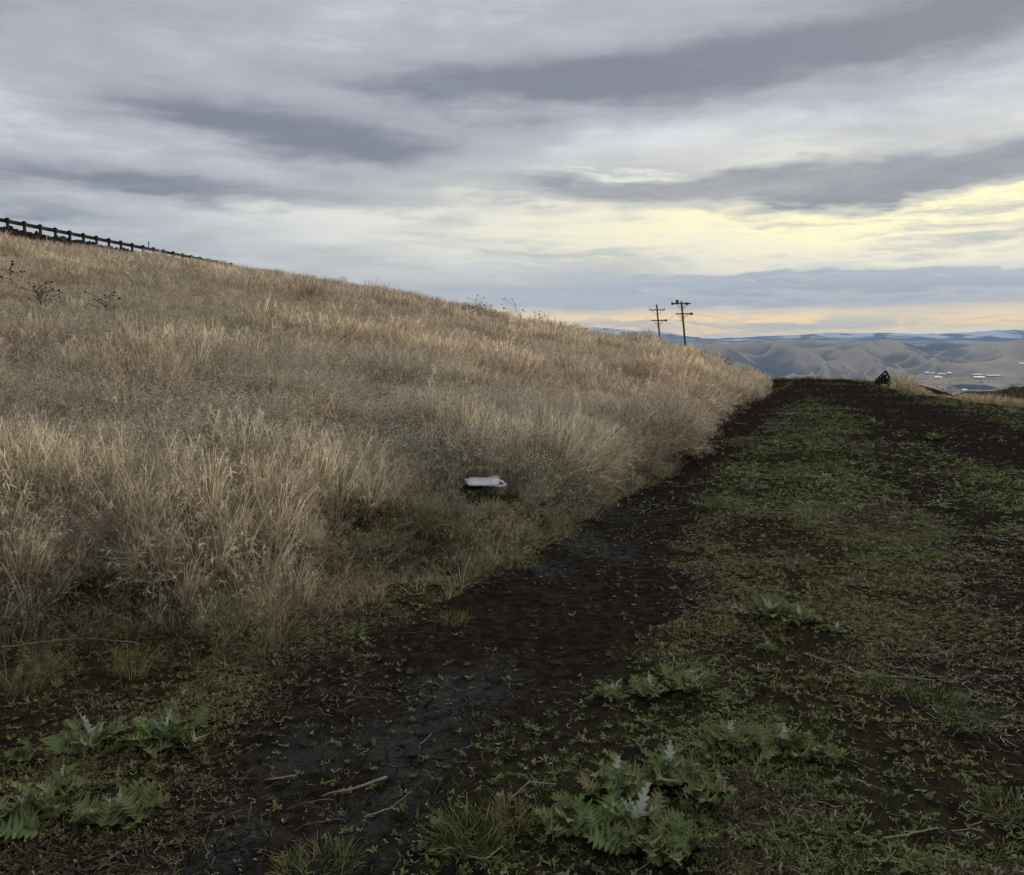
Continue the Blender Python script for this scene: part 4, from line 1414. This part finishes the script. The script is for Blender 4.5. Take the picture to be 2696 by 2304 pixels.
def thistle(px, py, rad_px, nl, young, label, lift=0.0):
    p = hit(px, py, 60)
    Yd = p[1]
    rad = 1.32 * rad_px * Yd / F_PX
    nl = int(nl * 2.9)
    root = empty('thistle', (p[0], p[1], p[2] + lift))
    tag(root, label, 'thistle', 'thistles growing on the track')
    for i in range(nl):
        a = 2 * math.pi * (i + rt.uniform(-.35, .35)) / nl * (1 if nl < 9 else 1.618)
        lay = i / nl
        o = link('leaf', LEAF[int(rt.integers(0, 5))], root)
        sc = rad * rt.uniform(0.40, 0.98) * (1.0 - 0.30 * lay)
        o.scale = (sc, sc * rt.uniform(.9, 1.3), sc)
        o.rotation_euler = (rt.uniform(-.6, .6), -rt.uniform(-0.05, 0.35) - 0.55 * lay, a)
        o.location = (rt.normal(0, .26 * rad), rt.normal(0, .26 * rad), 0.01 + 0.12 * rad * lay)
    for i in range(young):
        o = link('young_leaf', YOUNG[int(rt.integers(0, 3))], root)
        sc = rad * rt.uniform(0.6, 1.0)
        o.scale = (sc, sc * .8, sc)
        o.rotation_euler = (rt.uniform(-.2, .2), -rt.uniform(0.9, 1.35), 2 * math.pi * (i + rt.uniform(-.3, .3)) / young + 0.8)
        o.location = (0, 0, 0.04 * rad)
    return root


for a in ((20, 762, 22, 7, 1, 'small thistle with a white upright leaf at the left picture edge'),
          (95, 748, 36, 11, 3, 'thistle with white young leaves, middle of the left clump, beside bare mud'),
          (165, 745, 40, 13, 2, 'leafy green thistle at the right end of the left clump, against the cracked mud'),
          (28, 822, 46, 12, 2, 'large dark green thistle in the left foreground corner'),
          (62, 790, 26, 8, 1, 'faded thistle between the large left corner thistle and the ones behind'),
          (118, 826, 44, 10, 2, 'low thistle with a long leaf pointing to the camera in the left foreground'),
          (578, 832, 42, 12, 0, 'dark green thistle left of the white-leaved one at bottom centre'),
          (634, 836, 50, 14, 5, 'big thistle with a bright white star of young leaves at bottom centre'),
          (612, 795, 40, 12, 1, 'bushy green thistle behind the white-star thistle'),
          (668, 782, 40, 12, 3, 'thistle with tall whitish leaf standing behind and right of the white-star thistle'),
          (668, 858, 40, 12, 0, 'dark thistle at the bottom picture edge right of the white-star thistle'),
          (705, 800, 32, 10, 0, 'low green thistle right of the big bottom-centre clump'),
          (612, 698, 20, 8, 2, 'small thistle with curled white leaves, left end of the middle row'),
          (650, 696, 22, 9, 1, 'small grey-green thistle in the centre of the middle row'),
          (690, 690, 26, 10, 1, 'grey-green thistle at the right end of the middle row'),
          (730, 748, 34, 11, 2, 'thistle with pale feathery tips right of the bottom-centre clump'),
          (785, 752, 34, 11, 2, 'low spreading thistle with a white leaf, right of the feathery one'),
          (825, 762, 24, 9, 0, 'olive thistle at the right end of the foreground row'),
          (770, 618, 24, 11, 4, 'green thistle with several white upright leaves in the weedy middle strip'),
          (800, 622, 20, 9, 1, 'green thistle close right of the white-leaved one in the middle strip'),
          (766, 652, 12, 6, 4, 'tiny upright thistle with a white crown below the middle-strip thistles'),
          (836, 634, 14, 7, 2, 'small pale thistle in the weeds right of the middle-strip thistles'),
          (873, 425, 8, 9, 3, 'far pale thistle clump beside the right rut'),
          (932, 440, 10, 10, 3, 'grey-green thistle at the bend of the right rut'),
          (797, 440, 7, 8, 2, 'far grey-green thistle in the grassy strip left of the ruts')):
    thistle(*a)

# ------------------------------------------------------------------ green grass clumps
def grass_clump(px, py, w_px, h, nb, pale_frac, label):
    p = hit(px, py, 60); rad = w_px * p[1] / F_PX
    V, F, RN, PL = blades(rt, nb, rad, h, 0.75, 0.0019, 4, 0.9, flat=0.15)
    PL = np.zeros(len(V)); RN = np.array(RN)
    PL[RN > 1 - pale_frac] = 0.8
    V = np.array(V)
    V[:, 2] += H(V[:, 0] + p[0], V[:, 1] + p[1]) * 0 + 0
    me = pymesh('grass_clump', V, F, M['green_grass'], False, {'rnd': RN, 'pale': PL})
    o = link('grass_clump', me); o.location = tuple(p)
    tag(o, label, 'grass clump', 'green grass clumps on the track')


for a in ((470, 842, 34, (.05, .13), 900, .25, 'bright green grass clump at bottom centre with straw on top'),
          (512, 822, 24, (.04, .10), 350, .6, 'straw-coloured grass clump right behind the bright green one'),
          (318, 872, 42, (.05, .10), 700, .3, 'yellow-green grass clump cut by the bottom picture edge'),
          (930, 702, 26, (.05, .11), 450, .1, 'green grass clump on the right beside the dark rut'),
          (890, 690, 24, (.05, .10), 350, .1, 'fresh green grass clump under the long stick'),
          (1010, 812, 30, (.04, .09), 450, .15, 'green grass clump at the right picture edge near the bottom'),
          (960, 722, 26, (.05, .10), 380, .15, 'arching grass clump at the edge of the right dark soil'),
          (452, 622, 16, (.05, .12), 260, .5, 'small dry tuft standing alone on the bare left rut')):
    grass_clump(*a)

# ------------------------------------------------------------------ sticks and straws
def stick(pts, rad, label, rise=0.012, mat='stick'):
    P = []
    for k, (px, py, *up) in enumerate(pts):
        q = hit(px, py, 60)
        P.append(Vector((q[0], q[1], q[2] + rise + (up[0] if up else 0))))
    Q = []
    for k in range(len(P) - 1):
        for s in range(4):
            Q.append(P[k].lerp(P[k + 1], s / 4) + Vector((rt.normal(0, rad * .4), rt.normal(0, rad * .4), abs(rt.normal(0, rad * .5)))))
    Q.append(P[-1])
    c = sum(Q, Vector()) / len(Q)
    o = MB().tube([q - c for q in Q], [rad * (1 - 0.5 * i / len(Q)) for i in range(len(Q))], 7).build('stick', M[mat], None, True)
    o.location = c
    tag(o, label, 'stick')


stick([(386, 782), (342, 797), (322, 800)], 0.0055, 'pale stick lying on the cracked mud left of the green clump')
stick([(848, 671), (856, 676), (890, 679), (935, 683)], 0.0055, 'long thin stick lying in weeds at the right')
stick([(963, 613), (966, 613, .12)], 0.004, 'short straw stalk standing upright at the right', 0.0)
stick([(2, 654), (50, 647), (90, 644), (140, 650)], 0.0045, 'long pale stem lying along the foot of the grass at the left edge', 0.03)
stick([(364, 821), (390, 812), (412, 804, .03)], 0.0035, 'dry straw pointing left out of the green clump')
stick([(507, 806), (530, 800, .05), (556, 793, .02)], 0.0035, 'arched dry straw right of the green clump', mat='stalk')
stick([(467, 861), (486, 863), (502, 857, .02)], 0.0035, 'bent pale straw at the bottom edge below the green clump', mat='stalk')
stick([(803, 656), (816, 660), (830, 665)], 0.004, 'short grey stick left of the long thin stick')
stick([(883, 842), (905, 840), (938, 834, .01)], 0.004, 'thin pale stick near the bottom right corner')
stick([(270, 783), (296, 779)], 0.004, 'short twig on the mud right of the left thistles', mat='stalk')
stick([(735, 424), (748, 425)], 0.012, 'pale straight stick on the dark soil below the far bank', mat='stalk')

# ------------------------------------------------------------------ white jug and scraps
p = hit(486, 488, 40); kk = p[1] / F_PX
root = empty('plastic_jug', (p[0], p[1] - 0.05, p[2] + 0.045), R(-6))
tag(root, 'crushed white plastic jug lying in a dark hollow of the bank', 'jug')
xs = np.array([-19.5, -18, -16, -10, -3, 3, 7, 11, 13.5, 14.5]) * kk
hz = np.array([1.2, 3.4, 4.3, 4.4, 4.2, 4.6, 5.4, 5.2, 3.6, 1.6]) * kk
cz = np.array([3.0, 3.2, 3.0, 2.6, 2.8, 3.4, 4.2, 4.4, 3.8, 3.2]) * kk
V, F = [], []
nn = 12
for i in range(len(xs)):
    for j in range(nn):
        th = 2 * math.pi * j / nn
        V.append((xs[i] + rt.normal(0, .3) * kk, hz[i] * 1.9 * math.cos(th), cz[i] * .7 + hz[i] * 0.62 * math.sin(th) * rt.uniform(.86, 1.10) + 0.30 * hz[i] * 1.9 * math.cos(th)))
for i in range(len(xs) - 1):
    for j in range(nn):
        F.append((i * nn + j, i * nn + (j + 1) % nn, (i + 1) * nn + (j + 1) % nn, (i + 1) * nn + j))
F.append(tuple(range(nn))[::-1]); F.append(tuple((len(xs) - 1) * nn + j for j in range(nn)))
link('body', pymesh('body', V, F, M['plastic'], True), root)
MB().tube([(6 * kk, -4.5 * kk, -.5 * kk), (12 * kk, -5.4 * kk, -1.2 * kk), (19 * kk, -5 * kk, -1.0 * kk), (21 * kk, -3.5 * kk, -.2 * kk), (17 * kk, -1 * kk, 2.6 * kk), (13 * kk, 0, 4.0 * kk)],
          [1.5 * kk, 1.4 * kk, 1.2 * kk, 1.2 * kk, 1.2 * kk, 1.2 * kk], 8).build('handle', M['plastic'], root, True)
MB().tube([(-19 * kk, 0, 3 * kk), (-21.5 * kk, 0, 3 * kk)], [2.2 * kk, 2.0 * kk], 10).build('cap', M['plastic'], root, True)
for (x_, z_) in ((-8, 1.2), (-2.5, 2.4), (1.5, .6)):
    MB().ico((x_ * kk, -4.55 * kk, z_ * kk), .8 * kk, .5 * kk, .5 * kk, rt, .3).build('dirt_smear', M['grime'], root)


def scrap(px, py, s, label, zup=0.25):
    p = hit(px, py, 90)
    s = s * p[1] / F_PX
    V, F = [], []
    n = 5
    for i in range(n):
        for j in range(n):
            V.append(((i / 4 - .5) * s * (1 - .6 * j / 4) + rt.normal(0, .05 * s), rt.normal(0, .14 * s), (j / 4) * s * 1.1 + rt.normal(0, .05 * s)))
    for i in range(n - 1):
        for j in range(n - 1):
            F.append((i * n + j, (i + 1) * n + j, (i + 1) * n + j + 1, i * n + j + 1))
    me = pymesh('plastic_scrap', V, F, M['plastic'])
    o = link('plastic_scrap', me); o.location = (p[0], p[1], p[2] + zup)
    md = o.modifiers.new('thick', 'SOLIDIFY'); md.thickness = 0.006
    o.rotation_euler = (0, R(-35), 0.3)
    tag(o, label, 'scrap')


scrap(601, 398, 6, 'small white scrap caught in the grass right of the slope centre', 0.18)
scrap(190, 512, 6, 'pale torn scrap half hidden in the weeds at the left', 0.12)

# ------------------------------------------------------------------ dead stalks, bushes and sunflowers
def dead_weed(px, py, h_px, n_main, dots, mat, label, name='dead_weed', width=0.0032, spread=.06):
    p = hit(px, py, 120); h = h_px * p[1] / F_PX
    V, F, RN, PL = branchy(rt, n_main, (h * .55, h * .8), width, dots, width * 2.2, spread)
    me = pymesh(name, V, F, M[mat])
    o = link(name, me); o.location = tuple(p)
    tag(o, label, 'dead weed' if name == 'dead_weed' else 'bush')


for a in ((78, 570, 66, 3, .3, 'stalk', 'pale branching dead weed stalks standing at the left foot of the slope'),
          (28, 575, 74, 3, .3, 'stalk', 'tall pale dead weed stalks at the left picture edge'),
          (112, 562, 58, 2, .3, 'stalk', 'forked dead weed right of the pale left stalks'),
          (362, 556, 44, 2, .2, 'stalk', 'bare forked weed beside the dark hollow, left of the jug'),
          (345, 548, 36, 2, .1, 'stalk', 'thin twiggy weed in the dark hollow, left of the forked one'),
          (455, 512, 22, 4, .8, 'stalk', 'low seed-dotted weed just below the jug')):
    dead_weed(*a)
dead_weed(640, 409, 13, 9, 0.2, 'brush', 'dark reddish dead bush in the grass above the bank', 'dead_bush', .010, .7)
dead_weed(622, 404, 14, 4, 0.0, 'dark_stalk', 'dark arching dead bush beside the small white scrap', 'dead_bush', .008, .25)
dead_weed(722, 372, 12, 8, 0.1, 'dark_stalk', 'dark bush near the right end of the hill crest', 'dead_bush', .012, .5)
dead_weed(487, 323, 8, 8, 0.1, 'brush', 'brown tumbleweed on the skyline of the hill', 'dead_bush', .014, .5)
dead_weed(1018, 397, 12, 7, 0.1, 'dark_stalk', 'dark bush on the knoll at the right picture edge', 'dead_bush', .016, .6)
dead_weed(1003, 400, 8, 6, 0.1, 'dark_stalk', 'small dark bush at the left foot of the right knoll', 'dead_bush', .014, .5)


def sunflower(px, py, h_px, nb, lean, label):
    p = hit(px, py, 120); k = p[1] / F_PX; h = 1.0 * h_px * k
    root = empty('dried_sunflower', tuple(p))
    tag(root, label, 'dried sunflower', 'dried sunflowers standing in the dry grass')
    mb = MB(); heads = []
    top = Vector((lean * h, 0, h))
    st = [Vector((0, 0, -.05)), top * .35, top * .7 + Vector((lean * .05, 0, 0)), top]
    mb.tube(st, [.010, .009, .008, .006], 6)
    heads.append(top)
    for i in range(int(nb * 1.7)):
        t = rt.uniform(.4, .95); b0 = top * t
        d = Vector((rt.uniform(-1.3, 1.3), rt.uniform(-.6, .6), rt.uniform(.25, .9)))
        e = b0 + d * h * rt.uniform(.2, .48)
        mb.tube([b0, b0.lerp(e, .5) + Vector((0, 0, h * .02)), e], [.007, .006, .005], 5)
        heads.append(e)
    mb.build('stem', M['stem'], root)
    for e in heads:
        r_ = max(.022, (1.25 if px < 200 else 0.8) * k) * rt.uniform(.8, 1.2)
        hb = MB().ico((0, 0, 0), r_, r_, r_ * .55, rt, .15)
        o = hb.build('seed_head', M['seed'], root)
        o.location = e; o.rotation_euler = (rt.uniform(-1, 1), rt.uniform(-1, 1), 0)


for a in ((52, 330, 42, 12, -.35, 'dried sunflower with the most dark seed heads, far left on the slope'),
          (110, 330, 34, 9, -.10, 'dried sunflower with dark heads, second from left on the slope'),
          (14, 296, 26, 6, -.1, 'dried sunflower at the left picture edge below the embankment'),
          (60, 288, 16, 5, -.1, 'small dried sunflower high on the slope under the guardrail'),
          (472, 328, 20, 6, -.4, 'dark dried sunflower left of the skyline tumbleweed'),
          (481, 322, 22, 3, -.25, 'slim dried sunflower breaking the skyline left of the tumbleweed'),
          (493, 324, 18, 3, -.1, 'short dried sunflower on the skyline right of the tumbleweed'),
          (526, 330, 30, 7, -.45, 'tallest dried sunflower leaning left on the skyline'),
          (537, 330, 18, 4, -.15, 'short dried sunflower right of the tallest leaning one'),
          (578, 337, 18, 4, -.35, 'dried sunflower leaning left where the snowy range begins'),
          (628, 345, 11, 4, -.3, 'low dried sunflower in front of the snowy range'),
          (652, 349, 10, 3, -.3, 'low dried sunflower just left of the shorter utility pole')):
    sunflower(*a)

# ------------------------------------------------------------------ far trees and haze
rng = np.random.default_rng(71)
tr = []
for k in range(4):
    mb = MB()
    for q in range(5):
        mb.ico((rng.normal(0, .4), rng.normal(0, .4), .5 + rng.uniform(0, .5)), .45, .45, .5, rng, .3, 1)
    tr.append((mb.v, mb.f, [0.5] * len(mb.v), [0.0] * len(mb.v)))
C_tree = protos('far_tree', tr, M['tree'])
n = 5200
x, y = sample_polar(rng, n, 12, 37, 6200, 12500, 0)
clump = fbm(x / 900, y / 420, 601, 4)
keep = clump > 0.16
x, y = x[keep], y[keep]; n = len(x)
rot, scl = rot_scl(rng, n, 0, 5, 11)
scatter('far_trees', 'scattered dark trees on the valley floor far below', 'trees', C_tree, np.stack([x, y, H(x, y, False)], 1), rot, scl, rng.integers(0, 4, n), np.ones((n, 3)))

mb = MB().box((0, 0, 50), (67000, 67000, 1250))
hz_o = mb.build('haze', None)
m = bpy.data.materials.new('haze'); m.use_nodes = True
m.node_tree.nodes.clear()
b = NB(m.node_tree)
out = b.node('ShaderNodeOutputMaterial'); pv = b.node('ShaderNodeVolumePrincipled')
pv.inputs['Color'].default_value = (0.42, 0.64, 1.0, 1)
pv.inputs['Density'].default_value = 3.4e-5
pv.inputs['Anisotropy'].default_value = 0.2
b.l.new(pv.outputs[0], out.inputs['Volume'])
hz_o.data.materials.append(m)
tag(hz_o, 'pale blue haze filling the air over the valley', 'haze', None, 'stuff')
